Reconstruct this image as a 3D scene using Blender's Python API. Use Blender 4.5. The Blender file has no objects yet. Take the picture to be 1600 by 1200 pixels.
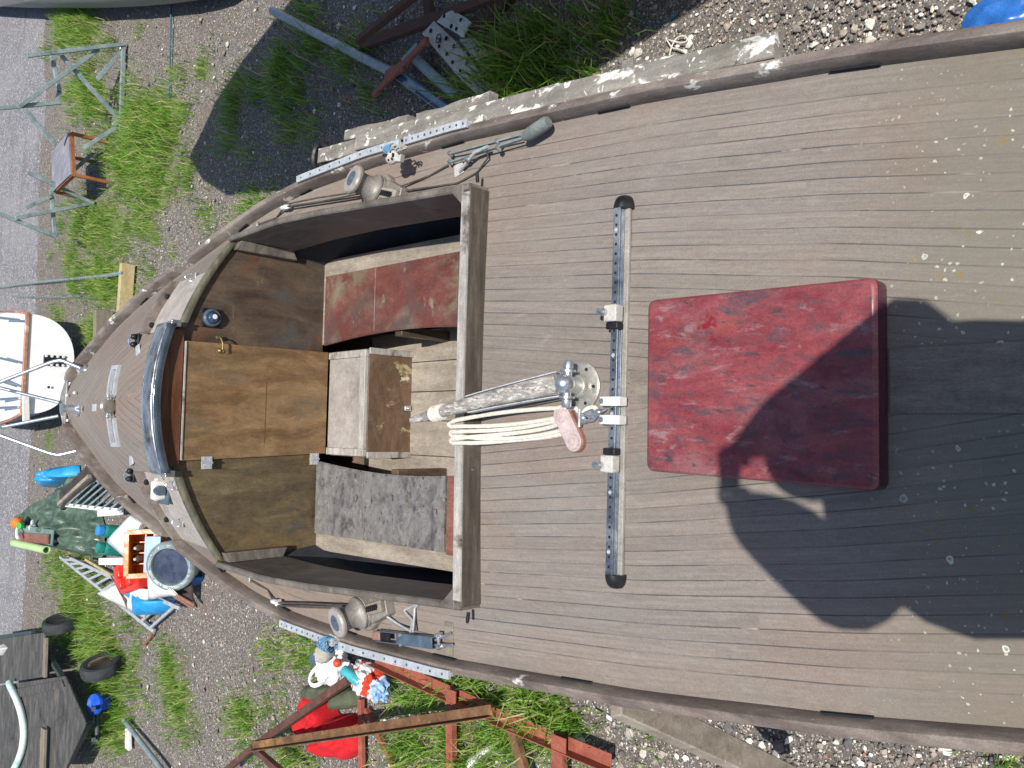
import bpy, math, random
import numpy as np
from mathutils import Vector, Matrix, noise

random.seed(7)
rng = np.random.default_rng(11)
scene = bpy.context.scene
COL = scene.collection

# ------------------------------------------------------------------ camera, sky, sun, exposure
CAM = Vector((-0.135, 0.0, 2.1))
FW = Vector((0.05807229, 0.7039073, -0.70791392))
UPI = Vector((0.99814271, -0.02786631, 0.05417203))   # world direction that is up in the picture (the camera is turned on its side)
RTI = Vector((0.01840513, -0.70974501, -0.7042182))   # world direction that is right in the picture
FPX = 1247.77
cam_data = bpy.data.cameras.new("camera")
cam_data.sensor_width = 36.0
cam_data.lens = FPX / 1600 * 36.0
cam_data.clip_start = 0.05
cam_data.clip_end = 2000
cam = bpy.data.objects.new("camera", cam_data)
COL.objects.link(cam)
m = Matrix((RTI, UPI, -FW)).transposed().to_4x4()
m.translation = CAM
cam.matrix_world = m
scene.camera = cam

SUN_DIR = Vector((-0.055, 0.575, -1.0)).normalized()     # the way the light travels
world = bpy.data.worlds.new("World")
scene.world = world
world.use_nodes = True
wn = world.node_tree.nodes
bg = wn["Background"]
sky = wn.new("ShaderNodeTexSky")
sky.sky_type = 'NISHITA'
sky.sun_disc = False
sky.sun_elevation = math.asin(-SUN_DIR.z)
sky.sun_rotation = math.atan2(-SUN_DIR.x, -SUN_DIR.y)
world.node_tree.links.new(sky.outputs[0], bg.inputs[0])
bg.inputs[1].default_value = 0.108
sun_data = bpy.data.lights.new("sun", 'SUN')
sun_data.energy = 4.9
sun_data.angle = math.radians(0.55)
sun_data.color = (1.0, 0.955, 0.88)
sun = bpy.data.objects.new("sun", sun_data)
sun.rotation_euler = SUN_DIR.to_track_quat('-Z', 'Y').to_euler()
sun.location = (0, 0, 30)
COL.objects.link(sun)
scene.view_settings.view_transform = 'Standard'
scene.view_settings.look = 'None'
scene.view_settings.gamma = 1
scene.view_settings.exposure = 0.15

GZ = -2.0     # ground level, the deck amidships is z = 0


def ray(px, py):
    return FW + UPI * (((1200 - py) - 600) / FPX) + RTI * ((px - 800) / FPX)


def P(px, py, z=0.0):
    """point of the horizontal plane z seen at picture point px, py"""
    v = ray(px, py)
    return CAM + v * ((z - CAM.z) / v.z)


def G(px, py, h=0.0):
    return P(px, py, GZ + h)


def PY(px, py, Y):
    v = ray(px, py)
    return CAM + v * ((Y - CAM.y) / v.y)


def inframe(p, pad=0):
    q = Vector(p) - CAM
    zc = q.dot(FW)
    if zc < 0.02:
        return False
    x = 800 + FPX * q.dot(RTI) / zc
    y = 600 - FPX * q.dot(UPI) / zc
    return -pad < x < 1600 + pad and -pad < y < 1200 + pad


# ------------------------------------------------------------------ mesh helpers
class MB:
    def __init__(self):
        self.v = []
        self.f = []
        self.uv = {}

    def add(self, vs, fs, uvs=None):
        b = len(self.v)
        self.v += [tuple(p) for p in vs]
        for i, f in enumerate(fs):
            if uvs is not None:
                self.uv[len(self.f)] = uvs[i]
            self.f.append([b + k for k in f])
        return self

    def box(self, c, s, R=None):
        c = Vector(c)
        ax = [Vector((1, 0, 0)), Vector((0, 1, 0)), Vector((0, 0, 1))] if R is None else [Vector(a) for a in R]
        vs = []
        for dz in (-.5, .5):
            for dx, dy in ((-.5, -.5), (.5, -.5), (.5, .5), (-.5, .5)):
                vs.append(c + ax[0] * (dx * s[0]) + ax[1] * (dy * s[1]) + ax[2] * (dz * s[2]))
        return self.add(vs, [(3, 2, 1, 0), (4, 5, 6, 7), (0, 1, 5, 4), (1, 2, 6, 5), (2, 3, 7, 6), (3, 0, 4, 7)])

    def bar(self, a, b, w, h, up=(0, 0, 1)):
        a = Vector(a); b = Vector(b)
        d = (b - a); L = d.length; d.normalize()
        u = Vector(up)
        s = d.cross(u)
        if s.length < 1e-4:
            s = d.cross(Vector((0, 1, 0)))
        s.normalize(); u = s.cross(d)
        return self.box((a + b) / 2, (L, w, h), (d, s, u) if True else None)

    def angle(self, a, b, w, t, up=(0, 0, 1), side=1):
        """an L section steel bar from a to b"""
        a = Vector(a); b = Vector(b)
        d = (b - a).normalized(); u = Vector(up)
        s = d.cross(u).normalized() * side; u = d.cross(s) * side
        if u.dot(Vector(up)) < 0: u = -u
        self.bar(a + u * (w / 2), b + u * (w / 2), w, t, s)
        self.bar(a + s * (w / 2 + t / 2), b + s * (w / 2 + t / 2), w, t, u)
        return self

    def tube(self, pts, r, n=8, caps=True, closed=False):
        pts = [Vector(p) for p in pts]
        N = len(pts)
        rs = r if hasattr(r, '__len__') else [r] * N
        T = []
        for i in range(N):
            if closed:
                t = pts[(i + 1) % N] - pts[i - 1]
            else:
                t = pts[min(i + 1, N - 1)] - pts[max(i - 1, 0)]
            T.append(t.normalized())
        u = T[0].orthogonal().normalized()
        vs = []
        for i in range(N):
            u = (u - T[i] * u.dot(T[i])).normalized()
            w = T[i].cross(u)
            for k in range(n):
                a = 2 * math.pi * k / n
                vs.append(pts[i] + (u * math.cos(a) + w * math.sin(a)) * rs[i])
        fs = []
        for i in range(N if closed else N - 1):
            j = (i + 1) % N
            for k in range(n):
                l = (k + 1) % n
                fs.append((i * n + k, i * n + l, j * n + l, j * n + k))
        if caps and not closed:
            fs.append(tuple(reversed(range(n))))
            fs.append(tuple((N - 1) * n + k for k in range(n)))
        return self.add(vs, fs)

    def lathe(self, prof, o, axis=(0, 0, 1), n=28):
        o = Vector(o); ax = Vector(axis).normalized()
        u = ax.orthogonal().normalized(); w = ax.cross(u)
        vs = []
        for r, h in prof:
            for k in range(n):
                a = 2 * math.pi * k / n
                vs.append(o + ax * h + (u * math.cos(a) + w * math.sin(a)) * max(r, 1e-5))
        fs = []
        for i in range(len(prof) - 1):
            for k in range(n):
                l = (k + 1) % n
                fs.append((i * n + k, i * n + l, (i + 1) * n + l, (i + 1) * n + k))
        if prof[0][0] > 1e-4: fs.append(tuple(reversed(range(n))))
        if prof[-1][0] > 1e-4: fs.append(tuple((len(prof) - 1) * n + k for k in range(n)))
        return self.add(vs, fs)

    def prism(self, poly, vec):
        poly = [Vector(p) for p in poly]; vec = Vector(vec)
        n = len(poly)
        nrm = Vector((0, 0, 0))
        for i in range(n):
            nrm += (poly[i] - poly[0]).cross(poly[(i + 1) % n] - poly[0])
        if nrm.dot(vec) > 0: poly = poly[::-1]
        vs = poly + [p + vec for p in poly]
        fs = [tuple(range(n)), tuple(reversed(range(n, 2 * n)))]
        for i in range(n):
            j = (i + 1) % n
            fs.append((i, i + n, j + n, j))
        return self.add(vs, fs)

    def grid(self, rows, uvs=None, closed=False):
        R = len(rows); C = len(rows[0])
        vs = [p for r in rows for p in r]
        fs = []; fu = []
        for i in range(R - 1):
            for j in range(C if closed else C - 1):
                k = (j + 1) % C
                q = ((i, j), (i, k), (i + 1, k), (i + 1, j))
                fs.append([a * C + b for a, b in q])
                if uvs is not None: fu.append([uvs[a][b] for a, b in q])
        return self.add(vs, fs, fu if uvs is not None else None)

    def ball(self, c, r, R=None, nu=20, nv=12, fn=None):
        c = Vector(c)
        r = (r, r, r) if not hasattr(r, '__len__') else r
        ax = [Vector((1, 0, 0)), Vector((0, 1, 0)), Vector((0, 0, 1))] if R is None else [Vector(a) for a in R]
        rows = []
        for i in range(nv + 1):
            th = math.pi * i / nv
            row = []
            for k in range(nu):
                a = 2 * math.pi * k / nu
                d = (math.sin(th) * math.cos(a), math.sin(th) * math.sin(a), -math.cos(th))
                s = fn(d) if fn else 1
                row.append(c + ax[0] * (d[0] * r[0] * s) + ax[1] * (d[1] * r[1] * s) + ax[2] * (d[2] * r[2] * s))
            rows.append(row)
        return self.grid(rows, closed=True)


def link(o):
    COL.objects.link(o)


def wloc(o):
    l = Vector(o.location)
    while o.parent:
        o = o.parent
        l = l + Vector(o.location)
    return l


def obj(name, mb, mat, parent=None, smooth=35, bevel=0.0, label=None, seg=2, sol=0.0, sub=0):
    me = bpy.data.meshes.new(name)
    base = Vector((0, 0, 0))
    vs = mb.v
    if parent is None:
        a = np.array(mb.v)
        base = Vector(((a[:, 0].min() + a[:, 0].max()) / 2, (a[:, 1].min() + a[:, 1].max()) / 2, a[:, 2].min()))
        vs = [(p[0] - base.x, p[1] - base.y, p[2] - base.z) for p in mb.v]
    me.from_pydata(vs, [], mb.f)
    if mb.uv:
        uvl = me.uv_layers.new(name="UVMap")
        for p in me.polygons:
            if p.index in mb.uv:
                for li, uv in zip(p.loop_indices, mb.uv[p.index]):
                    uvl.data[li].uv = uv
    me.materials.append(mat)
    me.validate()
    if smooth:
        me.shade_smooth()
        me.set_sharp_from_angle(angle=math.radians(smooth))
    o = bpy.data.objects.new(name, me)
    link(o)
    if parent is not None:
        o.parent = parent
        o.location = -wloc(parent)
    else:
        o.location = base
    if bevel:
        b = o.modifiers.new("bevel", 'BEVEL'); b.width = bevel; b.segments = seg; b.limit_method = 'ANGLE'; b.angle_limit = math.radians(40)
        b.harden_normals = False
    if sol:
        s = o.modifiers.new("thickness", 'SOLIDIFY'); s.thickness = sol; s.offset = 0
    if sub:
        s = o.modifiers.new("subdivision", 'SUBSURF'); s.levels = sub; s.render_levels = sub
    if label: o["label"] = label
    return o


def thing(name, label, cat, loc, group=None):
    o = bpy.data.objects.new(name, None)
    o.empty_display_size = 0.2
    link(o)
    o.location = Vector(loc)
    o["label"] = label; o["category"] = cat
    if group: o["group"] = group
    return o


def tag(o, label, cat, group=None):
    o["label"] = label; o["category"] = cat
    if group: o["group"] = group
    return o


def struct(o, kind="structure"):
    o["kind"] = kind
    return o


# ------------------------------------------------------------------ materials
def lin(c):
    if isinstance(c, str):
        c = c.lstrip('#')
        c = [int(c[i:i + 2], 16) / 255 for i in (0, 2, 4)]
    return tuple((x / 12.92 if x <= 0.04045 else ((x + 0.055) / 1.055) ** 2.4) for x in c) + (1.0,)


class NT:
    def __init__(self, name):
        self.m = bpy.data.materials.new(name)
        self.m.use_nodes = True
        self.t = self.m.node_tree
        self.b = self.t.nodes["Principled BSDF"]
        self.tc = self.t.nodes.new("ShaderNodeTexCoord")

    def n(self, typ, **kw):
        o = self.t.nodes.new(typ)
        for k, v in kw.items():
            setattr(o, k, v)
        return o

    def l(self, a, b):
        self.t.links.new(a, b)

    def coords(self, stretch=(1, 1, 1), rot=(0, 0, 0), src='Object', loc=(0, 0, 0)):
        mp = self.n("ShaderNodeMapping")
        mp.inputs['Scale'].default_value = stretch
        mp.inputs['Rotation'].default_value = rot
        mp.inputs['Location'].default_value = loc
        self.l(self.tc.outputs[src], mp.inputs[0])
        return mp.outputs[0]

    def noise(self, vec, scale, detail=4, rough=0.6, dist=0.0):
        x = self.n("ShaderNodeTexNoise")
        x.inputs['Scale'].default_value = scale
        x.inputs['Detail'].default_value = detail
        x.inputs['Roughness'].default_value = rough
        x.inputs['Distortion'].default_value = dist
        self.l(vec, x.inputs['Vector'])
        return x.outputs[0]

    def ramp(self, fac, stops, interp='LINEAR'):
        r = self.n("ShaderNodeValToRGB")
        r.color_ramp.interpolation = interp
        e = r.color_ramp.elements
        while len(e) < len(stops): e.new(0.5)
        for el, (p, c) in zip(e, stops):
            el.position = p
            el.color = c if isinstance(c, tuple) and len(c) == 4 else lin(c)
        self.l(fac, r.inputs[0])
        return r.outputs[0]

    def step(self, fac, lo, hi):
        r = self.n("ShaderNodeMapRange")
        r.interpolation_type = 'SMOOTHSTEP'
        r.inputs[1].default_value = lo; r.inputs[2].default_value = hi
        self.l(fac, r.inputs[0])
        return r.outputs[0]

    def math(self, op, a, b=None):
        x = self.n("ShaderNodeMath", operation=op)
        for i, s in enumerate((a, b)):
            if s is None: continue
            if hasattr(s, 'is_linked'): self.l(s, x.inputs[i])
            else: x.inputs[i].default_value = s
        return x.outputs[0]

    def mix(self, fac, a, b, typ='MIX'):
        x = self.n("ShaderNodeMix", data_type='RGBA', blend_type=typ)
        x.clamp_factor = True
        for s, i in ((fac, 0), (a, 6), (b, 7)):
            if hasattr(s, 'is_linked'): self.l(s, x.inputs[i])
            else: x.inputs[i].default_value = s if i == 0 else (s if isinstance(s, tuple) and len(s) == 4 else lin(s))
        return x.outputs[2]

    def bump(self, h, strength=0.3, dist=0.01):
        b = self.n("ShaderNodeBump")
        b.inputs['Strength'].default_value = strength
        b.inputs['Distance'].default_value = dist
        self.l(h, b.inputs['Height'])
        self.l(b.outputs[0], self.b.inputs['Normal'])

    def out(self, col=None, rough=None, metal=None, spec=None, coat=None):
        for key, v in (('Base Color', col), ('Roughness', rough), ('Metallic', metal), ('Specular IOR Level', spec), ('Coat Weight', coat)):
            if v is None: continue
            if hasattr(v, 'is_linked'): self.l(v, self.b.inputs[key])
            else: self.b.inputs[key].default_value = (lin(v) if isinstance(v, str) else v)
        return self.m


def surf(name, stops, scale=6, stretch=(1, 1, 1), detail=6, layers=(), rough=0.7, metal=0.0, bump=0.2, bdist=0.004, spec=0.4, dist=0.3, rot=(0, 0, 0), coat=None, fine=0.3, rvar=0.15, speck=0.22):
    """weathered surface: stretched noise through a ramp, then layers (colour, scale, lo, hi, stretch) of blotches"""
    t = NT(name)
    v = t.coords(stretch, rot)
    a = t.noise(v, scale, detail, 0.62, dist)
    c = t.ramp(a, stops)
    g = t.noise(v, scale * 9, 3, 0.7)
    c = t.mix(fine, c, t.ramp(g, [(0.3, (0.25, 0.25, 0.25, 1)), (0.7, (0.75, 0.75, 0.75, 1))]), 'OVERLAY')
    for L in layers:
        col, sc, lo, hi = L[:4]
        st = L[4] if len(L) > 4 else (1, 1, 1)
        off = L[5] if len(L) > 5 else (sc * .37, sc * .71, .3)
        ln = t.noise(t.coords(st, rot, loc=off), sc, 5, 0.65, 0.4)
        c = t.mix(t.step(ln, lo, hi), c, col)
    if speck and fine > .12:
        iso = t.coords()
        sp = t.noise(iso, 210, 3, 0.75)
        c = t.mix(speck, c, t.ramp(sp, [(0.32, (0.1, 0.1, 0.1, 1)), (0.68, (0.9, 0.9, 0.9, 1))]), 'OVERLAY')
        sc_ = t.noise(v, scale * 34, 3, 0.7)
        c = t.mix(speck * .9, c, t.ramp(sc_, [(0.34, (0.15, 0.15, 0.15, 1)), (0.66, (0.85, 0.85, 0.85, 1))]), 'OVERLAY')
        mot = t.noise(t.coords(loc=(5, 3, 1)), 17, 5, 0.7, .6)
        c = t.mix(speck * .9, c, t.ramp(mot, [(0.35, (0.25, 0.25, 0.26, 1)), (0.65, (0.75, 0.74, 0.73, 1))]), 'OVERLAY')
    rr = t.n("ShaderNodeMapRange")
    rr.inputs[1].default_value = 0.3; rr.inputs[2].default_value = 0.7
    rr.inputs[3].default_value = max(0.03, rough - rvar); rr.inputs[4].default_value = min(1, rough + rvar)
    t.l(a, rr.inputs[0])
    if bump:
        h = t.math('ADD', a, t.math('MULTIPLY', g, 0.5))
        t.bump(h, bump, bdist)
    return t.out(c, rr.outputs[0], metal, spec, coat)


M = {}
M['steel'] = surf('stainless_steel', [(.3, '#c4c6c9'), (.7, '#dfe1e3')], 30, rough=0.32, metal=.9, bump=0.02, rvar=0.08, fine=.1)
M['chrome'] = surf('polished_chrome', [(.3, '#d8dadc'), (.7, '#eaebec')], 20, rough=0.2, metal=.93, bump=0.01, rvar=0.04, fine=.05)
M['lid'] = surf('scuffed_steel_lid', [(.3, '#8f9295'), (.5, '#b4b7b9'), (.7, '#d0d2d3')], 7, (1.2, 4, 4), rough=.26, metal=.8, bump=.05, layers=[('#6e625a', 4, .56, .72, (1.5, 2, 2)), ('#dfe0e0', 6, .6, .7, (1, 2, 2))], rvar=.1)
M['lip'] = surf('dark_reflection_lip', [(.3, '#44525f'), (.7, '#66747f')], 9, rough=.18, metal=.5, bump=.03, fine=.1)  # dark reflection in the steel lip painted as its colour
M['galv'] = surf('galvanised_steel', [(.3, '#7d8c8e'), (.7, '#a3b3b2')], 14, rough=0.5, metal=0.35, bump=0.1, layers=[('#6b7672', 5, .55, .75)])
M['alu'] = surf('weathered_aluminium', [(.3, '#aab0b5'), (.7, '#c6cacd')], 25, rough=0.5, metal=0.3, bump=0.05, layers=[('#80888c', 9, .6, .8)])
M['dullmetal'] = surf('dull_bronze', [(.3, '#8d8a82'), (.7, '#b4b1a8')], 20, rough=0.45, metal=0.5, bump=0.1, layers=[('#6f6a5f', 14, .55, .8)])
M['brass'] = surf('tarnished_brass', [(.3, '#6d6040'), (.7, '#9c8c5c')], 40, rough=0.4, metal=0.7, bump=0.1)
M['black'] = surf('black_plastic', [(.3, '#141416'), (.7, '#26272a')], 30, rough=0.45, bump=0.05)
M['rubber'] = surf('grey_rubber_grip', [(.3, '#5e6664'), (.7, '#7a827f')], 20, rough=0.75, bump=0.15)
M['tyre'] = surf('tyre_rubber', [(.3, '#26282a'), (.7, '#3d4144')], 12, rough=0.8, bump=0.2, layers=[('#55564f', 5, .55, .8)])
M['whitepl'] = surf('white_plastic', [(.3, '#cfcfca'), (.7, '#e4e4e0')], 12, rough=0.45, bump=0.05)
M['greypl'] = surf('grey_plastic', [(.3, '#a4a19a'), (.7, '#c2bfb8')], 18, rough=0.55, bump=0.08)
M['basestrip'] = surf('grey_base_strip', [(.3, '#85817a'), (.7, '#a19d96')], 18, rough=.65, bump=.1)
M['canvas'] = surf('pale_canvas', [(.3, '#9c9890'), (.7, '#b6b1a8')], 18, rough=0.9, bump=0.1)


def deck_material():
    t = NT('weathered_teak_deck')
    uv = t.coords((1, 1, 1), src='UV')                     # u along the boat in metres, v = metres from the deck edge
    sep = t.n("ShaderNodeSeparateXYZ"); t.l(uv, sep.inputs[0])
    W = 0.0445
    ow = t.n("ShaderNodeCombineXYZ")
    # wobble of the seams
    ob = t.coords((1, 1, 1))
    sepo = t.n("ShaderNodeSeparateXYZ"); t.l(ob, sepo.inputs[0])
    wob = t.math('MULTIPLY', t.math('SUBTRACT', t.noise(ob, 2.5, 2), 0.5), 0.0035)
    v = t.math('ADD', sep.outputs[1], wob)
    pl = t.math('DIVIDE', t.math('SUBTRACT', v, 0.075), W)
    idx = t.math('FLOOR', pl)
    fr = t.math('SUBTRACT', pl, idx)
    edge = t.math('MINIMUM', fr, t.math('SUBTRACT', 1.0, fr))     # 0 at a seam
    # no seams in the margin plank
    inside = t.step(v, 0.055, 0.06)
    # seam width and visibility vary
    vis = t.noise(t.coords((1.1, 6, 1)), 1.6, 3)
    wd = t.n("ShaderNodeMapRange")
    wd.inputs[1].default_value = .35; wd.inputs[2].default_value = .65; wd.inputs[3].default_value = .04; wd.inputs[4].default_value = .065
    t.l(vis, wd.inputs[0])
    seam = t.math('SUBTRACT', 1.0, t.math('DIVIDE', edge, wd.outputs[0]))
    seam = t.step(seam, 0.0, 0.5)
    seam = t.math('MULTIPLY', seam, inside)
    # planks: colour per plank and per length
    wn_ = t.n("ShaderNodeTexWhiteNoise", noise_dimensions='2D')
    cv = t.n("ShaderNodeCombineXYZ"); t.l(idx, cv.inputs[0])
    ln = t.math('FLOOR', t.math('DIVIDE', t.math('ADD', sep.outputs[0], t.math('MULTIPLY', idx, 1.37)), 2.6))
    t.l(ln, cv.inputs[1])
    sx = t.n("ShaderNodeMath", operation='SIGN'); t.l(sepo.outputs[0], sx.inputs[0])
    side = t.math('MULTIPLY', sx.outputs[0], 31.0)
    cv2 = t.n("ShaderNodeVectorMath", operation='ADD'); t.l(cv.outputs[0], cv2.inputs[0])
    cs = t.n("ShaderNodeCombineXYZ"); t.l(side, cs.inputs[0]); t.l(cs.outputs[0], cv2.inputs[1])
    t.l(cv2.outputs[0], wn_.inputs['Vector'])
    gv = t.n("ShaderNodeCombineXYZ")
    t.l(t.math('ADD', sep.outputs[0], t.math('MULTIPLY', wn_.outputs[0], 9.0)), gv.inputs[0])
    t.l(t.math('MULTIPLY', v, 26.0), gv.inputs[1])
    grain = t.noise(gv.outputs[0], 3.2, 7, 0.7, 0.25)
    fine = t.noise(gv.outputs[0], 26, 4, 0.7)
    base = t.ramp(grain, [(.25, '#746e68'), (.45, '#7f7872'), (.62, '#88817a'), (.8, '#928b84')])
    tone = t.ramp(wn_.outputs[0], [(0, (0.44, 0.435, 0.43, 1)), (.5, (.49, .485, .48, 1)), (1, (.545, .525, .51, 1))])
    base = t.mix(0.85, base, tone, 'OVERLAY')
    base = t.mix(0.14, base, t.ramp(fine, [(.3, (.2, .2, .2, 1)), (.7, (.8, .8, .8, 1))]), 'OVERLAY')
    # brown-pink wood coming through, grey weathering, blotches
    b1 = t.noise(t.coords((1.2, .7, 1)), 1.5, 4, .6, .5)
    base = t.mix(t.math('MULTIPLY', t.step(b1, .42, .7), .45), base, '#836c5f')
    b2 = t.noise(t.coords((1.6, .6, 1), loc=(4, 2, 0)), 2.1, 5, .65, .6)
    base = t.mix(t.math('MULTIPLY', t.step(b2, .5, .75), .55), base, '#83807b')
    b3 = t.noise(t.coords((3, 1.4, 1), loc=(9, 5, 0)), 3.5, 5, .7, .8)
    base = t.mix(t.math('MULTIPLY', t.step(b3, .58, .8), .5), base, '#a39b90')
    sc = t.noise(t.coords((16, 5, 1), rot=(0, 0, .5)), 3, 4, .7, 1.0)
    base = t.mix(t.math('MULTIPLY', t.step(sc, .66, .78), .5), base, '#b5aea3')
    b4 = t.noise(t.coords((3, 2.2, 1), loc=(1, 7, 0)), 4.5, 4, .6, .4)
    base = t.mix(t.math('MULTIPLY', t.step(b4, .62, .8), .4), base, '#5d554d')
    sp1 = t.noise(ob, 190, 3, .75)
    base = t.mix(.17, base, t.ramp(sp1, [(.32, (.1, .1, .1, 1)), (.68, (.9, .9, .9, 1))]), 'OVERLAY')
    sp2 = t.noise(t.coords((3, 1, 1)), 30, 5, .75, .5)
    base = t.mix(.13, base, t.ramp(sp2, [(.35, (.2, .2, .2, 1)), (.65, (.8, .8, .79, 1))]), 'OVERLAY')
    # caulking: mostly dark, in places dried out and pale
    pale = t.step(t.noise(t.coords((2.2, 1.1, 1), loc=(3, 8, 0)), 2.4, 4, .7, .5), .60, .68)
    caulk = t.mix(pale, '#3a3c42', '#aaa296')
    present = t.step(t.noise(t.coords((2.5, 1.3, 1), loc=(13, 3, 0)), 1.7, 4, .6), .40, .58)
    base = t.mix(t.math('MULTIPLY', seam, t.math('ADD', .25, t.math('MULTIPLY', present, .52))), base, caulk)
    # green-grey aft end with lichen and ochre spots
    aft = t.step(sepo.outputs[1], .95, .45)
    gz = t.math('MULTIPLY', aft, .5)
    base = t.mix(gz, base, '#6f6b5c')
    oc = t.step(t.noise(t.coords((1, 1, 1), loc=(2, 2, 0)), 26, 3, .6), .62, .70)
    oc = t.math('MULTIPLY', oc, t.step(t.noise(ob, 4, 2), .45, .6))
    base = t.mix(t.math('MULTIPLY', t.math('MULTIPLY', oc, t.step(sepo.outputs[1], .8, .55)), .75), base, '#86703a')
    vo = t.n("ShaderNodeTexVoronoi", feature='F1'); vo.inputs['Scale'].default_value = 22; vo.inputs['Randomness'].default_value = 1
    dv = t.n("ShaderNodeVectorMath", operation='ADD')
    nz = t.n("ShaderNodeTexNoise"); nz.inputs['Scale'].default_value = 60; t.l(ob, nz.inputs['Vector'])
    sv = t.n("ShaderNodeVectorMath", operation='SCALE'); sv.inputs['Scale'].default_value = .016; t.l(nz.outputs[1], sv.inputs[0])
    t.l(ob, dv.inputs[0]); t.l(sv.outputs[0], dv.inputs[1])
    t.l(dv.outputs[0], vo.inputs['Vector'])
    sepc = t.n("ShaderNodeSeparateColor"); t.l(vo.outputs['Color'], sepc.inputs[0])
    rad = t.math('MULTIPLY', t.math('POWER', sepc.outputs[0], 3.0), .21)
    rad = t.math('ADD', rad, .045)
    d = t.math('DIVIDE', vo.outputs['Distance'], rad)
    spot = t.math('SUBTRACT', 1.0, t.step(d, .8, 1.0))
    ringc = t.step(d, .3, .75)
    pick = t.step(sepc.outputs[1], .30, .33)
    dens = t.step(sepo.outputs[1], .92, .46)
    pick = t.math('MULTIPLY', pick, dens)
    pick = t.math('MULTIPLY', pick, t.step(t.math('ADD', sepc.outputs[2], dens), .92, 1.0))
    v2 = t.n("ShaderNodeTexVoronoi", feature='F1'); v2.inputs['Scale'].default_value = 58
    t.l(dv.outputs[0], v2.inputs['Vector'])
    s2 = t.n("ShaderNodeSeparateColor"); t.l(v2.outputs['Color'], s2.inputs[0])
    clus = t.step(t.noise(t.coords(loc=(6, 1, 0)), 5, 3, .6), .38, .54)
    fl = t.math('MULTIPLY', t.math('SUBTRACT', 1.0, t.step(t.math('ADD', v2.outputs['Distance'], t.math('MULTIPLY', s2.outputs[2], .14)), .16, .28)), t.step(s2.outputs[0], .52, .56))
    fl = t.math('MULTIPLY', fl, t.math('MULTIPLY', clus, t.step(sepo.outputs[1], .90, .55)))
    base = t.mix(t.math('MULTIPLY', fl, .8), base, '#c3c7b4')
    lich = t.mix(ringc, '#8b907f', '#cdd2c0')
    base = t.mix(t.math('MULTIPLY', spot, pick), base, lich)
    h = t.math('SUBTRACT', t.math('ADD', t.math('MULTIPLY', grain, .5), t.math('MULTIPLY', fine, .35)), t.math('MULTIPLY', seam, .9))
    t.bump(h, .16, .003)
    return t.out(base, .78, 0.0, .3)


M['deck'] = deck_material()
M['rail'] = surf('brown_wood_rail', [(.3, '#554b45'), (.5, '#6d625b'), (.7, '#857a72')], 5, (3, .6, 3), rough=.6, bump=.25,
                 layers=[('#8d857c', 2.2, .5, .72, (2, .5, 2)), ('#c9c8c2', 9, .66, .74, (1.6, .8, 1.6)), ('#3e342e', 3, .62, .8, (2, .6, 2))])
M['rail_lichen'] = surf('rail_with_white_lichen', [(.3, '#554b46'), (.5, '#6d635d'), (.7, '#867c75')], 5, (3, .6, 3), rough=.65, bump=.3,
                 layers=[('#8d857c', 2.2, .45, .7, (2, .5, 2)), ('#d5d5cf', 7, .60, .67, (1.6, .9, 1.6)), ('#3e342e', 3, .62, .8, (2, .6, 2))])
M['coaming'] = surf('grey_brown_coaming', [(.3, '#534e48'), (.5, '#67615a'), (.7, '#7d776f')], 5, (1.2, 1.2, 5), rough=.55, bump=.25,
                 layers=[('#857d72', 2.3, .5, .75), ('#3b342d', 3.2, .6, .8), ('#a59c8f', 9, .68, .78, (1, .5, 3))])
M['coaming_aft'] = surf('worn_dark_coaming', [(.3, '#3e3933'), (.5, '#504a42'), (.7, '#665e54')], 6, (.6, 3, 6), rough=.5, bump=.25,
                 layers=[('#6f675c', 2.3, .55, .75), ('#c4a888', 16, .70, .745, (2.5, 2, .55)), ('#2c2722', 5, .62, .8, (1, 2, 3))])
M['moulding'] = surf('olive_grey_moulding', [(.3, '#4a473b'), (.5, '#5d5a4b'), (.7, '#74705f')], 6, (1.2, 1.2, 5), rough=.55, bump=.2)
M['capping'] = surf('pale_worn_edge', [(.3, '#8b8781'), (.7, '#b9b5ae')], 12, (.5, 3, 3), rough=.5, bump=.2, layers=[('#5d564d', 6, .55, .7)])
M['ply_dark'] = surf('dark_stained_plywood', [(.28, '#3a3028'), (.45, '#4b3f35'), (.6, '#5b4c3e'), (.75, '#6b5845')], 3.2, (3, 1, 1), rough=.5, bump=.2,
                 layers=[('#6b4128', 2.6, .6, .78, (1, 1, 1.5)), ('#4b4b48', 2.2, .52, .72, (1.3, 1, 1)), ('#6d6250', 7, .62, .75, (.7, 1, 2.5))], dist=.8)
M['ply_olive'] = surf('olive_stained_plywood', [(.28, '#42392c'), (.45, '#574c3a'), (.6, '#675a42'), (.75, '#786a4e')], 3.0, (3, 1, 1), rough=.5, bump=.2,
                 layers=[('#76603a', 2.4, .5, .75, (2, 1, 1)), ('#464845', 2.6, .55, .72, (1.5, 1, 1)), ('#34332f', 9, .66, .76), ('#bdb3a2', 14, .73, .78, (1, 1, .6))], dist=.8)
M['door'] = surf('worn_orange_brown_plywood', [(.25, '#584330'), (.42, '#6e563c'), (.56, '#82684a'), (.75, '#8f765a')], 3.4, (3.2, 1, .9), rough=.5, bump=.2,
                 layers=[('#8f5c33', 2.8, .57, .8, (1.4, 1, 1)), ('#6a5d49', 2.6, .48, .72, (2, 1, .8)), ('#574a38', 6, .56, .8, (2.6, 1, .6)), ('#9c7040', 6, .6, .8, (2.4, 1, .8))], dist=1.0, rot=(0, 0, 0))
M['mahogany'] = surf('brown_mahogany', [(.3, '#4d3023'), (.7, '#6f4b38')], 5, (.6, 3, 5), rough=.4, bump=.15, layers=[('#7b6555', 3, .55, .8)])
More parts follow.
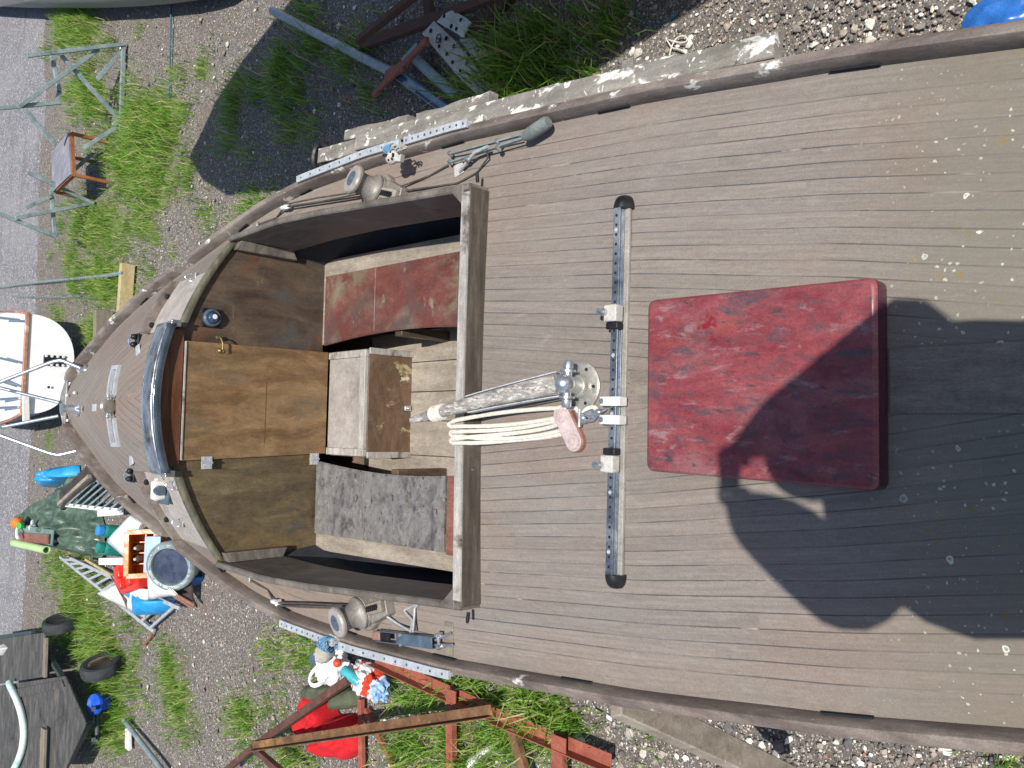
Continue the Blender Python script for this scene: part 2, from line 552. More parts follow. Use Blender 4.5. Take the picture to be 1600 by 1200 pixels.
M['varnish'] = surf('orange_varnished_wood', [(.3, '#7d451b'), (.7, '#a8692f')], 5, (3, .6, 3), rough=.3, bump=.1, layers=[('#4a3524', 4, .58, .72)])
M['pale_wood'] = surf('bare_weathered_wood', [(.3, '#7b7268'), (.5, '#8f867a'), (.7, '#a49b8e')], 4, (4, .8, 2), rough=.8, bump=.25,
                 layers=[('#998a6e', 3.2, .58, .8), ('#6f675d', 2.5, .56, .76), ('#ccc5b8', 12, .68, .76)])
M['seat_red'] = surf('worn_red_painted_wood', [(.3, '#5a322d'), (.5, '#683d37'), (.7, '#764b44')], 4, (2, 1, 1), rough=.5, bump=.2,
                 layers=[('#75705f', 2.0, .46, .64, (1.4, 1.1, 1)), ('#564745', 2.8, .46, .68), ('#86402f', 3.5, .58, .78), ('#827d6b', 8, .58, .74, (1, 1.6, 1)), ('#4a3a36', 12, .62, .74)], dist=.7)
M['seat_grey'] = surf('peeling_dark_seat', [(.3, '#5c5a5b'), (.5, '#716f6e'), (.7, '#858382')], 6, (1, 1.6, 1), rough=.4, bump=.3,
                 layers=[('#7d7b7a', 11, .42, .66, (1, 1.5, 1)), ('#4b484e', 5, .52, .68, (1, 1.4, 1)), ('#3f3c42', 1.7, .6, .74), ('#86837f', 26, .54, .68), ('#3c393e', 22, .58, .68, (1, 1.7, 1)), ('#37343a', 48, .62, .70)], dist=1.1)
M['seat_pink'] = surf('faded_red_board', [(.3, '#6e463d'), (.7, '#8d6458')], 5, (3, 1, 1), rough=.6, bump=.2, layers=[('#8a8275', 4, .6, .8)])
M['step_grey'] = surf('grey_worn_panel', [(.3, '#87807a'), (.7, '#a09a95')], 3.5, rough=.6, bump=.1, layers=[('#6d6964', 3, .6, .8), ('#b9b4ad', 9, .68, .78)])
M['step_brown'] = surf('scuffed_brown_panel', [(.3, '#52402f'), (.5, '#665040'), (.7, '#7a6352')], 4, (1, 1, 2.5), rough=.5, bump=.2,
                 layers=[('#7d4f30', 3, .57, .75, (1.6, 1, 1)), ('#706860', 5, .52, .7), ('#a59c72', 4.5, .62, .69, (1.2, 1, 1)), ('#c9c2a9', 8, .67, .72, (1, 1, .5)), ('#463b35', 3.5, .58, .75)], dist=.8)
M['hatch_red'] = surf('weathered_red_paint', [(.25, '#60272b'), (.42, '#773439'), (.58, '#844044'), (.75, '#8e4c49')], 4.5, (2.4, 1, 1), rough=.42, bump=.2,
                 layers=[('#98513f', 3.2, .54, .80, (2.2, 1, 1)), ('#86585a', 3.6, .50, .72, (1.6, .8, 1)), ('#55444a', 7.5, .52, .68, (2.6, .9, 1)), ('#603f45', 15, .52, .70, (2.4, .8, 1)), ('#4a3c42', 24, .58, .70, (2, .8, 1)), ('#761c22', 9, .63, .70, (1.6, 1, 1)), ('#8e6d6e', 14, .56, .72, (2, .7, 1)), ('#c2aaa6', 60, .73, .77)], dist=.6, spec=.5)
M['hatch_side'] = surf('shaded_red_gloss_edge', [(.3, '#3c1d2a'), (.7, '#552a38')], 8, (1, 4, 4), rough=.25, bump=.15, layers=[('#2c2438', 4, .5, .7)])  # hatch red again, with the shadow on its edges painted in
M['foredeck_band'] = surf('pale_grey_painted_deck', [(.3, '#98918b'), (.7, '#b0a9a2')], 5, (2, 2, 1), rough=.7, bump=.12, layers=[('#7c736b', 3, .55, .78), ('#b3aca4', 6, .6, .8)])
M['plank_grey'] = surf('lichen_covered_plank', [(.3, '#6a6761'), (.5, '#807c75'), (.7, '#96928a')], 5, (4, .7, 4), rough=.85, bump=.35,
                 layers=[('#d9d8d1', 9, .55, .62, (1.5, .8, 1)), ('#e6e5df', 24, .60, .66), ('#5c5a4c', 3, .58, .75), ('#3f3a33', 14, .66, .72, (5, .5, 2)), ('#75755f', 5, .62, .8), ('#4a4238', 6, .64, .74, (3, 1, 2))])
M['tiller'] = surf('peeling_grey_varnish', [(.3, '#6f6963'), (.5, '#8d8882'), (.7, '#adaaa5')], 16, (3, .5, 3), rough=.75, bump=.35,
                 layers=[('#bdbab4', 40, .50, .62, (2, .7, 2)), ('#5d554d', 46, .58, .68, (2.4, .5, 2)), ('#c9c7c2', 18, .62, .72, (2, .6, 2))], spec=.2)
M['rope'] = surf('cream_rope', [(.3, '#c2bcae'), (.7, '#dedad0')], 60, rough=.95, bump=.5)
M['rope_cable'] = surf('dark_thin_line', [(.3, '#3a3733'), (.7, '#5b5650')], 30, rough=.8, bump=.2)
M['leather'] = surf('pinkish_plastic_block', [(.3, '#ad9a98'), (.7, '#c8b8b5')], 20, rough=.45, bump=.1, layers=[('#8a6a62', 12, .62, .75)])
M['leather_edge'] = surf('brown_block_edge', [(.3, '#7b5548'), (.7, '#96705f')], 20, rough=.5, bump=.1)
M['winch'] = surf('matt_grey_winch_drum', [(.3, '#7b756e'), (.7, '#959089')], 14, rough=.5, metal=.2, bump=.1, layers=[('#6f665e', 7, .58, .75)])
M['winch_top'] = surf('worn_winch_top', [(.3, '#a0968e'), (.7, '#b8aea6')], 14, rough=.4, metal=.2, bump=.08)
M['bluegrey'] = surf('blue_grey_plastic', [(.3, '#42505f'), (.7, '#5a6876')], 20, rough=.35, bump=.05)
M['track'] = surf('worn_steel_track', [(.3, '#59616c'), (.5, '#78818b'), (.7, '#9aa0a6')], 10, (1, 1, 1), rough=.4, metal=.6, bump=.1, layers=[('#454e5c', 6, .55, .75, (3, 1, 1))])
M['dark'] = surf('dark_recess', [(.3, '#15161a'), (.7, '#24262a')], 9, rough=.9, bump=.1)
M['interior'] = surf('shade_dark_lining', [(.3, '#24272c'), (.7, '#34383f')], 4, rough=.8, bump=.1)  # lining colour carries the shade under the coaming
M['hull'] = surf('weathered_hull_planks', [(.3, '#5c4a40'), (.7, '#80695b')], 3, (3, .5, 3), rough=.5, bump=.15)

# ------------------------------------------------------------------ the boat
_hy = np.array([-1.5, -1.0, -0.5, 0.0, .44, .87, 1.07, 1.28, 1.5, 2.11, 2.37, 2.94, 3.45, 3.78, 4.1, 4.54, 4.68, 5.03, 5.35, 5.7, 5.93, 6.03])
_hx = np.array([.30, .45, .575, .685, .772, .85, .877, .908, .938, 1.0, 1.025, 1.043, 1.022, .975, .895, .765, .722, .610, .475, .275, .135, .055])
_yy = np.linspace(-1.6, 6.2, 1561)
_hh = np.interp(_yy, _hy, _hx)
_k = np.exp(-np.linspace(-2.5, 2.5, 61) ** 2); _k /= _k.sum()
_hs = np.convolve(np.pad(_hh, 30, mode='edge'), _k, mode='valid')
_hs = np.where(_yy > 5.75, _hh, _hs)


def hb(y): return float(np.interp(y, _yy, _hs))
def sheer(y): return .13 * (max(y - 2.2, 0) / 1.86) ** 1.5
def camb(y): return float(np.interp(y, [-1.5, 2.26, 2.27, 4.059, 4.06, 4.6, 5.0, 5.5, 6.03], [.03, .03, .02, .02, .36, .29, .21, .10, .02]))
def dz(x, y): return sheer(y) + camb(y) * (1 - min(1, (x / hb(y)) ** 2))
def cin(y): return float(np.interp(y, [2.2, 2.75, 3.2, 3.6, 4.1], [.765, .805, .835, .848, .845]))


def D(px, py, h=0.0):
    """point of the deck surface (plus h) seen at picture point px, py"""
    z = 0.1
    for _ in range(14):
        p = P(px, py, z)
        z = .5 * z + .5 * (dz(p.x, min(p.y, 6.0)) + h)
    return P(px, py, z)


boat = thing('sailing_yacht', 'old wooden sailing yacht with weathered teak deck, open cockpit and red deck hatch', 'sailing boat', (0, 1.0, GZ))

# hull shell
ys = np.concatenate([np.linspace(-1.45, 4.0, 30), np.linspace(4.15, 6.02, 18)])
rows = []
for y in ys:
    h = hb(y); s = sheer(y)
    k = 1.0 if y < 3.6 else max(0.06, 1 - ((y - 3.6) / 2.45) ** 1.6)
    k2 = 1.0 if y > 0 else max(.35, 1 + y * .4)
    kk = k * k2
    prof = [(h + .012, s - .012), (h + .004, s - .15 * kk - .03), (h * .975, s - .45 * kk), (h * .86, s - .75 * kk), (h * .5, s - .98 * kk), (.075, s - 1.15 * kk), (.06, (s - 1.97 * kk) if .1 < y < 4.2 else s - 1.2 * kk), (0, (s - 1.98 * kk) if .1 < y < 4.2 else s - 1.22 * kk)]
    r = [Vector((x, y, max(z, GZ + .02))) for x, z in prof]
    rows.append([Vector((-p.x, p.y, p.z)) for p in r[:-1]] + r[::-1])
mb = MB().grid(rows)
mb.add(rows[0], [tuple(range(len(rows[0])))])
obj('hull', mb, M['hull'], boat, 40)

# deck
mb = MB()


def deckgrid(mb, ylist, xf0, xf1, n):
    rows = []; uvs = []
    for y in ylist:
        r = []; u = []
        for i in range(n + 1):
            x = xf0(y) + (xf1(y) - xf0(y)) * i / n
            r.append(Vector((x, y, dz(x, y)))); u.append((y, hb(y) - abs(x)))
        rows.append(r); uvs.append(u)
    mb.grid(rows, uvs)


deckgrid(mb, np.linspace(-1.45, 2.262, 60), lambda y: -hb(y) - .01, lambda y: hb(y) + .01, 40)
for s in (-1, 1):
    f0 = (lambda y: cin(y) + .005) if s > 0 else (lambda y: -hb(y) - .01)
    f1 = (lambda y: hb(y) + .01) if s > 0 else (lambda y: -cin(y) - .005)
    deckgrid(mb, np.linspace(2.262, 4.058, 30), f0, f1, 8)
deckgrid(mb, np.linspace(4.061, 6.025, 40), lambda y: -hb(y) - .01, lambda y: hb(y) + .01, 48)
deck = obj('deck', mb, M['deck'], boat, 60)

# king planks along the centre line
mb = MB().box((.01, 1.475, .0325), (.105, .10, .005))
mb.box((.005, .02, .0325), (.16, 1.42, .005))
M['king'] = surf('grey_king_plank', [(.3, '#686058'), (.5, '#7a7168'), (.7, '#8c8378')], 4, (6, .8, 1), rough=.75, bump=.3, layers=[('#5a5652', 3, .5, .75), ('#9f978b', 6, .64, .8)])
obj('king_plank', mb, M['king'], boat)

# toe rails with drain slots
SEC = [(-.002, -.004), (.006, .05), (.014, .0605), (.03, .062), (.042, .056), (.05, .03), (.046, -.07), (.0, -.07)]


def rail(y0, y1, n, s, mat, taper0=False):
    rows = []
    for i, y in enumerate(np.linspace(y0, y1, n)):
        h = hb(y); z = sheer(y)
        t = (hb(y + .02) - hb(y - .02)) / .04
        L = math.sqrt(1 + t * t)
        k = 1.0
        if i == 0 or i == n - 1: k = .8
        rows.append([Vector((s * (h + o * L * k), y, z + u * k)) for o, u in SEC])
    if s < 0: rows = [r[::-1] for r in rows]
    mb = MB().grid(rows, closed=True)
    m = len(SEC)
    mb.add(rows[0], [tuple(range(m))]); mb.add(rows[-1], [tuple(reversed(range(m)))])
    return obj('toe_rail', mb, mat, boat, 40)


rs = rail(-1.42, 4.49, 90, 1, M['rail_lichen']); rp = rail(-1.42, 4.52, 90, -1, M['rail'])
rs2 = rail(4.62, 5.93, 30, 1, M['rail_lichen']); rp2 = rail(4.63, 5.93, 30, -1, M['rail'])
for s, par, yl in ((1, rs, (.82, 1.62, 2.44, 3.46, 4.0)), (-1, rp, (.85, 1.75, 2.42, 3.02, 3.52, 4.1)), (1, rs2, (5.02,)), (-1, rp2, (5.06,))):
    for y in yl:
        L = .13 if y < 3 else .09
        a = Vector((s * (hb(y - L / 2) + .0005), y - L / 2, sheer(y) + .011)); b = Vector((s * (hb(y + L / 2) + .0005), y + L / 2, sheer(y) + .011))
        obj('drain_slot', MB().bar(a, b, .009, .014), M['dark'], par)

# cockpit coaming
YA = 2.255
for s in (-1, 1):
    mb = MB()
    rows = []
    for y in np.linspace(YA - .03, 4.07, 36):
        c = cin(y); zt = sheer(y) + .112 - .06 * max(0, (y - 3.5) / .57)
        zb = -.17
        pr = [(c, zb), (c + .004, zt - .006), (c + .010, zt), (c + .028, zt), (c + .034, zt - .006), (c + .036, zb)]
        rows.append([Vector((s * x, y, z)) for x, z in pr])
    if s < 0: rows = [r[::-1] for r in rows]
    mb.grid(rows, closed=True)
    mb.add(rows[0], [tuple(range(6))]); mb.add(rows[-1], [tuple(reversed(range(6)))])
    obj('cockpit_coaming', mb, M['coaming'], boat, 30)
mb = MB()
mb.prism([(-.79, YA, .0), (.79, YA, .0), (.79, YA, .112), (.60, YA, .116), (0, YA, .120), (-.60, YA, .116), (-.79, YA, .112)], (0, -.036, 0))
aft = obj('aft_coaming', mb, M['coaming_aft'], boat, 30, bevel=.006)
mb = MB()
pts = [(x, YA - .016, .114 + .008 * (1 - (x / .79) ** 2)) for x in np.linspace(-.765, .765, 13)]
for a, b in zip(pts, pts[1:]): mb.bar(a, b, .040, .008)
obj('worn_cap', mb, M['capping'], aft, 30)
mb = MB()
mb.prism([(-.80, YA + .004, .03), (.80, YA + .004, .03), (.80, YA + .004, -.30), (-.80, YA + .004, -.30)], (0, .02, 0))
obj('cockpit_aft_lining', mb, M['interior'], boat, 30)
# knees in the corners of the coaming
for s in (-1, 1):
    mb = MB().prism([(s * .715, YA, .095), (s * .80, YA, .095), (s * .80, YA + .09, .095)], (0, 0, .022))
    obj('coaming_knee', mb, M['coaming'], boat, 30, bevel=.004)
    obj('corner_post', MB().prism([(s * .846, 3.985, -.16), (s * .80, 4.01, -.20), (s * .80, 4.01, .165), (s * .846, 3.985, .15)], (0, .045, 0)), M['coaming'], boat, 30, bevel=.003)
    # small dark peg outside the corner
    obj('peg', MB().lathe([(.007, 0), (.007, .035), (.003, .04)], (s * .815, YA - .02, .06), (s * .9, -.2, .3), 10), M['black'], boat)

# cockpit lining (sides painted dark for the shade behind the coaming) and seats
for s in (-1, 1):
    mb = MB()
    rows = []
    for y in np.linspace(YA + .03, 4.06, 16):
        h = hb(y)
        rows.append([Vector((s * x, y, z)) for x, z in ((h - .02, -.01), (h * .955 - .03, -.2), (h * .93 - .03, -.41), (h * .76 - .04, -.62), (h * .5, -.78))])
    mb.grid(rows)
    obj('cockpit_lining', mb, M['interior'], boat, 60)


def sfront(y):  # inner edge of the seats
    return .318 + .042 * math.sin(math.pi * min(1, max(0, (y - 2.6) / 1.45))) + .012


ZS = -.40
for s, mat, xb, y0, y1 in ((1, M['seat_red'], .735, 2.846, 4.01), (-1, M['seat_grey'], .742, 2.905, 4.045)):
    # the seat board, with the shelf behind it
    mb = MB()
    rows = []
    for y in np.linspace(YA + .03, 4.058, 24):
        f = sfront(y) + .012; bk = min(hb(y) * .93 - .028, .80 + .03 * (y - 2.8) if y > 2.8 else .78)
        rows.append([Vector((s * x, y, z)) for x, z in ((f, ZS - .03), (f, ZS - .006), (bk, ZS - .006), (bk, ZS - .03))])
    if s < 0: rows = [r[::-1] for r in rows]
    mb.grid(rows, closed=True)
    seat = obj('seat', mb, M['pale_wood'] if s > 0 else M['pale_wood'], boat, 30)
    mb = MB(); rows = []
    for y in np.linspace(y0, y1, 24):
        f = sfront(y)
        b_ = xb - .02 * (4.0 - y) / 1.1 if s > 0 else xb - .025 * (4.0 - y) / 1.1
        rows.append([Vector((s * x, y, z)) for x, z in ((f + .004, ZS - .02), (f, ZS + .008), (f + .01, ZS + .014), (b_, ZS + .014), (b_, ZS - .02))])
    if s < 0: rows = [r[::-1] for r in rows]
    mb.grid(rows, closed=True)
    mb.add(rows[0], [tuple(range(5))]); mb.add(rows[-1], [tuple(reversed(range(5)))])
    lid = obj('locker_lid', mb, mat, seat, 30, label='worn red painted locker lid' if s > 0 else 'peeling dark grey locker lid')
    for yj in ((3.52,) if s > 0 else (3.56,)):
        obj('lid_joint', MB().box((s * (sfront(yj) + b_) / 2, yj, ZS + .0145), (b_ - sfront(yj) - .03, .003, .0015)), M['pale_wood'] if s > 0 else M['king'], lid)
    mb = MB(); rows = []
    for y in np.linspace(YA + .04, y0 - .012, 8):
        f = sfront(y)
        rows.append([Vector((s * x, y, z)) for x, z in ((f + .004, ZS - .02), (f, ZS + .006), (f + .01, ZS + .012), (.725, ZS + .012), (.725, ZS - .02))])
    if s < 0: rows = [r[::-1] for r in rows]
    mb.grid(rows, closed=True)
    mb.add(rows[0], [tuple(range(5))]); mb.add(rows[-1], [tuple(reversed(range(5)))])
    obj('seat_end_board', mb, M['seat_red'] if s > 0 else M['seat_pink'], seat, 30)
    # the front of the seat box
    mb = MB(); rows = []
    for y in np.linspace(YA + .03, 4.055, 14):
        f = sfront(y) + .06
        rows.append([Vector((s * f, y, ZS - .025)), Vector((s * (f + .03), y, -.76))])
    mb.grid(rows)
    obj('seat_front', mb, M['ply_dark'] if s > 0 else M['varnish'], boat, 30)
    obj('seat_upright', MB().box((s * .372, 3.35, -.585), (.05, .06, .33)), M['ply_dark'], boat, bevel=.004)

# cockpit sole of fore-and-aft boards
mb = MB()
edges = [-.47, -.285, -.09, .075, .245, .43]
for a, b in zip(edges, edges[1:]):
    sk = .03 if b > .2 else 0
    mb.prism([(a + .002, 2.27, -.75), (b - .002, 2.27, -.75), (b - .002, 4.05, -.75), (a + .002, 4.05, -.75)], (0, 0, -.025))
obj('cockpit_sole', mb, M['pale_wood'], boat, 30, bevel=.002)
obj('bilge_pan', MB().box((0, 3.2, -.80), (1.2, 1.9, .03)), M['dark'], boat)

# step box in front of the companionway
st = obj('step_box', MB().box((.002, 3.83, -.605), (.60, .36, .305)), M['step_brown'], boat, bevel=.004)
mb = MB()
x0, x1, ya, yb, zt = -.292, .296, 3.652, 4.02, -.4515
for (cx, cy, sx, sy) in ((x0 + .02, (ya + yb) / 2, .04, yb - ya), (x1 - .02, (ya + yb) / 2, .04, yb - ya), ((x0 + x1) / 2, ya + .025, x1 - x0 - .08, .05)):
    mb.box((cx, cy, zt + .012), (sx, sy, .024))
obj('step_frame', mb, M['capping'], st, bevel=.003)
obj('step_panel', MB().box(((x0 + x1) / 2, (ya + yb) / 2 + .025, zt + .007), (x1 - x0 - .082, yb - ya - .052, .014)), M['step_grey'], st)
for xb_ in (.29, -.285): obj('step_batten', MB().box((xb_, 3.644, -.60), (.035, .012, .30)), M['capping'], st, bevel=.003)
a = PY(637, 638, 3.64)
mb = MB().box(a, (.03, .012, .045)); mb.lathe([(.008, 0), (.008, .012)], a + Vector((0, -.005, 0)), (0, -1, 0), 12)
obj('latch', mb, M['steel'], st, bevel=.002)

# cabin bulkhead
YB = 4.06
x_l, x_r = -.305, .297


def bulk(xa, xb, n=24, za=-.41):
    xs = np.linspace(xa, xb, n)
    top = [(x, YB, dz(x, YB + .002) - .004) for x in xs]
    return MB().prism([(xa, YB, za)] + top + [(xb, YB, za)], (0, .02, 0))


obj('bulkhead', bulk(x_r - .03, .872), M['ply_dark'], boat, 0, label='dark brown stained bulkhead panel beside the compass')
obj('bulkhead', bulk(-.872, x_l + .03), M['ply_olive'], boat, 0, label='olive stained bulkhead panel without compass')
for s, xa in ((1, .36), (-1, .37)):
    pts = [Vector((s * x, YB - .012, dz(x, YB + .002) - .012)) for x in np.linspace(xa, .835, 18)]
    rows = []
    for p in pts:
        rows.append([p + Vector((0, a * .016, b * .019)) for a, b in ((-.7, -1), (-1, -.3), (-.8, .5), (-.2, .95), (.6, 1), (1.3, .8), (1.3, -1))])
    mb = MB().grid(rows if s > 0 else [r[::-1] for r in rows], closed=True)
    mb.add(rows[0], [tuple(range(7))]); mb.add(rows[-1], [tuple(range(7))])
    obj('bulkhead_moulding', mb, M['moulding'], boat, 50)
# companionway: lintel, door board and sliding hatch
zl = dz(0, YB + .01)
mb = MB().prism([(-.345, YB - .03, .412), (.345, YB - .03, .412), (.345, YB - .03, .486), (.17, YB - .03, .527), (0, YB - .03, .540), (-.17, YB - .03, .527), (-.345, YB - .03, .486)], (0, .05, 0))
obj('hatch_lintel', mb, M['mahogany'], boat, 30, bevel=.004)
mb = MB().prism([(-.318, YB - .035, .408), (.290, YB - .035, .408), (.300, YB - .035, -.43), (-.288, YB - .035, -.43)], (0, .025, 0))
door = obj('companionway_door', mb, M['door'], boat, 30, bevel=.003, label='worn orange brown plywood door board')
obj('door_lip', MB().box((-.013, YB - .036, .407), (.60, .012, .006)), M['capping'], door)
obj('door_joint', MB().box((-.06, YB - .0356, -.045), (.34, .002, .0025)), M['mahogany'], door)
for (hx, hy) in ((323, 723), (491, 717)):
    p = PY(hx, hy, YB - .04)
    mb = MB()
    for k in (-1, 1):
        mb.box(p + Vector((k * .017, 0, 0)), (.03, .005, .055))
        for q in (-.016, .016): mb.lathe([(.004, 0), (.003, .003)], p + Vector((k * .019, -.003, q)), (0, -1, 0), 8)
    mb.tube([p + Vector((0, -.004, -.03)), p + Vector((0, -.004, .03))], .0055)
    obj('hinge', mb, M['alu'], door)
a = PY(342, 527, YB - .04); b = PY(345, 548, YB - .05)
mb = MB().lathe([(.012, 0), (.010, .006), (.004, .012)], a + Vector((.0, .012, 0)), (0, -1, 0), 12)
mb.lathe([(.014, 0), (.012, .008), (.004, .014)], b + Vector((0, .012, 0)), (0, -1, 0), 12)
mb.tube([a + Vector((0, -.005, .012)), a + Vector((0, -.016, .006)), a + Vector((-.01, -.02, -.004)), (a + b) / 2 + Vector((0, -.022, -.006)), b + Vector((.006, -.018, 0)), b + Vector((-.002, -.016, -.01)), b + Vector((-.008, -.012, -.004))], .0042)
obj('hook_latch', mb, M['brass'], door)

def lidz(x): return .566 - .062 * (x / .37) ** 2
def lidrows(prof): return [[Vector((x - .005, y, lidz(x) + d_)) for x in np.linspace(-.372, .372, 27)] for y, d_ in prof]
lid_ = obj('sliding_hatch', MB().grid(lidrows(((3.997, .004), (4.002, .010), (4.05, .013), (4.09, .014), (4.12, .012), (4.132, .004), (4.134, -.06)))), M['lid'], boat, 50, sol=.003)
obj('hatch_lip', MB().grid(lidrows(((4.004, -.034), (3.992, -.032), (3.988, -.022), (3.988, -.002), (3.992, .004), (4.0, .006)))), M['lip'], lid_, 50, sol=.003)
mb = MB()
for s in (-1, 1):
    mb.box((s * .372 - .005, 4.08, .47), (.025, .17, .05))
    mb.box((s * .385 - .005, 3.995, .475), (.012, .02, .045))
obj('hatch_runner', mb, M['steel'], boat, bevel=.003)

# foredeck: pale band behind the wave breaker
for s, e0, e1 in ((1, (283, 441), (236, 521)), (-1, (286, 842), (227, 737))):
    A = D(*e0); B = D(*e1)
    rows = []; n = 14
    for i in range(n + 1):
        t = i / n
        q = A.lerp(B, t); xx = q.x
        r = []
        for j in range(7):
            y = 4.045 + (q.y - 4.045) * j / 6
            r.append(Vector((xx, y, dz(xx, max(y, 4.0605)) + .005)))
        rows.append(r)
    obj('foredeck_panel', MB().grid(rows if s > 0 else rows[::-1]), M['foredeck_band'], boat, 60)
    rows = []
    for i in range(n + 1):
        q = A.lerp(B, i / n); z = dz(q.x, q.y)
        d = (B - A).normalized(); nrm = Vector((-d.y, d.x, 0)).normalized() * .011
        if nrm.y < 0: nrm = -nrm
        rows.append([Vector((q.x, q.y, z - .01)), Vector((q.x, q.y, z + .052)) , Vector((q.x, q.y, z + .058)) + nrm * .4, Vector((q.x, q.y, z + .056)) + nrm * 1.6, Vector((q.x, q.y, z - .01)) + nrm * 2.4])
    mb = MB().grid(rows, closed=True); mb.add(rows[0], [tuple(range(5))]); mb.add(rows[-1], [tuple(range(5))])
    wb = obj('wave_breaker', mb, M['rail'], boat, 40)
    for t in (.3, .85):
        q = A.lerp(B, t); z = dz(q.x, q.y)
        obj('drain_hole', MB().ball((q.x, q.y - .002, z + .018), (.016, .012, .012)), M['dark'], wb)

# low curved trim around the hatch forward of it
pts = [Vector((x, 4.22 + .09 * (1 - (x / .4) ** 2), dz(x, 4.35) + .004)) for x in np.linspace(-.42, .40, 22)]
mb = MB()
mb.tube(pts, .014, 8)
obj('hatch_guard', mb, M['rail'], boat, 50)

# eye plates with wire loops
for px, py in ((287, 487), (301, 433), (272, 757), (281, 815)):
    c = D(px + 6, py + 1)
    mb = MB().box(c + Vector((0, 0, .008)), (.055, .03, .008))
    e = obj('eye_plate', mb, M['dullmetal'], boat, bevel=.003)
    k = .022
    pts = [c + Vector((k * math.cos(a) , .004 + k * .9 * math.sin(a), .012 + .034 * math.sin(a) ** 2 if 0 < a < math.pi else .012)) for a in np.linspace(.1, math.pi - .1, 11)]
    obj('wire_loop', MB().tube([p + Vector((0, 0, .006)) for p in pts], .0042), M['steel'], e)

# deck organiser with a pale cheek, port side of the hatch
c = D(262, 766)
mb = MB().box(c + Vector((0, .03, .035)), (.10, .05, .07)); mb.box(c + Vector((-.0, .085, .02)), (.12, .03, .04))
v = obj('turning_block', mb, M['whitepl'], boat, bevel=.012)
obj('sheave', MB().lathe([(.02, -.018), (.026, -.016), (.026, .016), (.02, .018)], c + Vector((-.0, -.004, .045)), (0, 1, 0), 16), M['bluegrey'], v)
obj('block_base', MB().box(c + Vector((0, .045, .003)), (.15, .14, .008)), M['bluegrey'], v)

# mast step frame with a round sheave in the middle
p0 = D(186, 571); p1 = D(184, 698); c = (p0 + p1) / 2
wx = p0.x - c.x
zc = dz(c.x, c.y) + .012
mb = MB()
outl = [(-1, -.028), (-.93, -.05), (.93, -.05), (1, -.028), (1, .028), (.93, .05), (-.93, .05), (-1, .028)]
def fz(x): return dz(c.x + x, c.y) + .014
mb = MB()
def hoop(xa, xb_):
    N = 9; rows_ = []
    out_, inn_ = [], []
    for u in np.linspace(xa, xb_, N): out_.append((u, -.056)); inn_.append((xa + .024 + (u - xa) / (xb_ - xa) * (xb_ - xa - .048), -.032))
    for u in np.linspace(xb_, xa, N): out_.append((u, .056)); inn_.append((xa + .024 + (u - xa) / (xb_ - xa) * (xb_ - xa - .048), .032))
    o0_ = [Vector((c.x + u, c.y + v_, fz(u) - .014)) for u, v_ in out_]; o1_ = [Vector((c.x + u, c.y + v_, fz(u) + .006)) for u, v_ in out_]
    i1_ = [Vector((c.x + u, c.y + v_, fz(u) + .006)) for u, v_ in inn_]; i0_ = [Vector((c.x + u, c.y + v_, fz(u) - .014)) for u, v_ in inn_]
    return MB().grid([o0_, o1_, i1_, i0_], closed=True)
a_ = hoop(-wx, -.055); b_ = hoop(.045, wx)
mb.box((c.x - .005, c.y, fz(0)), (.11, .085, .012)); mb.add(a_.v, a_.f); mb.add(b_.v, b_.f)
ms = obj('mast_step', mb, M['alu'], boat)
mb = MB().lathe([(.036, -.015), (.041, -.012), (.031, 0), (.041, .012), (.036, .015)], (c.x - .005, c.y - .05, zc + .03), (0, 1, .25), 28)
obj('mast_sheave', mb, M['dullmetal'], ms)
mb = MB()
for u in (-.062, .052):
    mb.box((c.x + u, c.y - .035, zc + .02), (.012, .06, .045)); mb.box((c.x + u, c.y - .05, zc + .03), (.03, .014, .014))
mb.tube([(c.x - .07, c.y - .05, zc + .03), (c.x + .06, c.y - .05, zc + .03)], .007)
obj('sheave_bracket', mb, M['steel'], ms, bevel=.002)

# two small fairlead cleats
for px, py, s in ((213, 533, 1), (206, 742, -1)):
    c = D(px + 4, py)
    mb = MB().box(c + Vector((0, 0, .008)), (.085, .05, .014)); mb.ball(c + Vector((.022, 0, .028)), (.016, .02, .018)); mb.ball(c + Vector((-.022, 0, .028)), (.016, .02, .018))
    f = obj('cam_cleat', mb, M['black'], boat, bevel=.003)
    mb = MB().tube([c + Vector((-.03, .0, .015)), c + Vector((-.03, .01, .045)), c + Vector((0, .016, .052)), c + Vector((.03, .01, .045)), c + Vector((.03, 0, .015))], .006)
    obj('fairlead', mb, M['chrome'], f)
for px, py in ((217, 547), (207, 719)):
    c = D(px, py)
    obj('small_plate', MB().box(c + Vector((0, 0, .005)), (.055, .05, .008), (Vector((1, .3, 0)).normalized(), Vector((-.3, 1, 0)).normalized(), (0, 0, 1))), M['alu'], boat, bevel=.002)
obj('small_plate', MB().box(D(149, 637) + Vector((0, 0, .005)), (.045, .07, .008)), M['alu'], boat, bevel=.002)

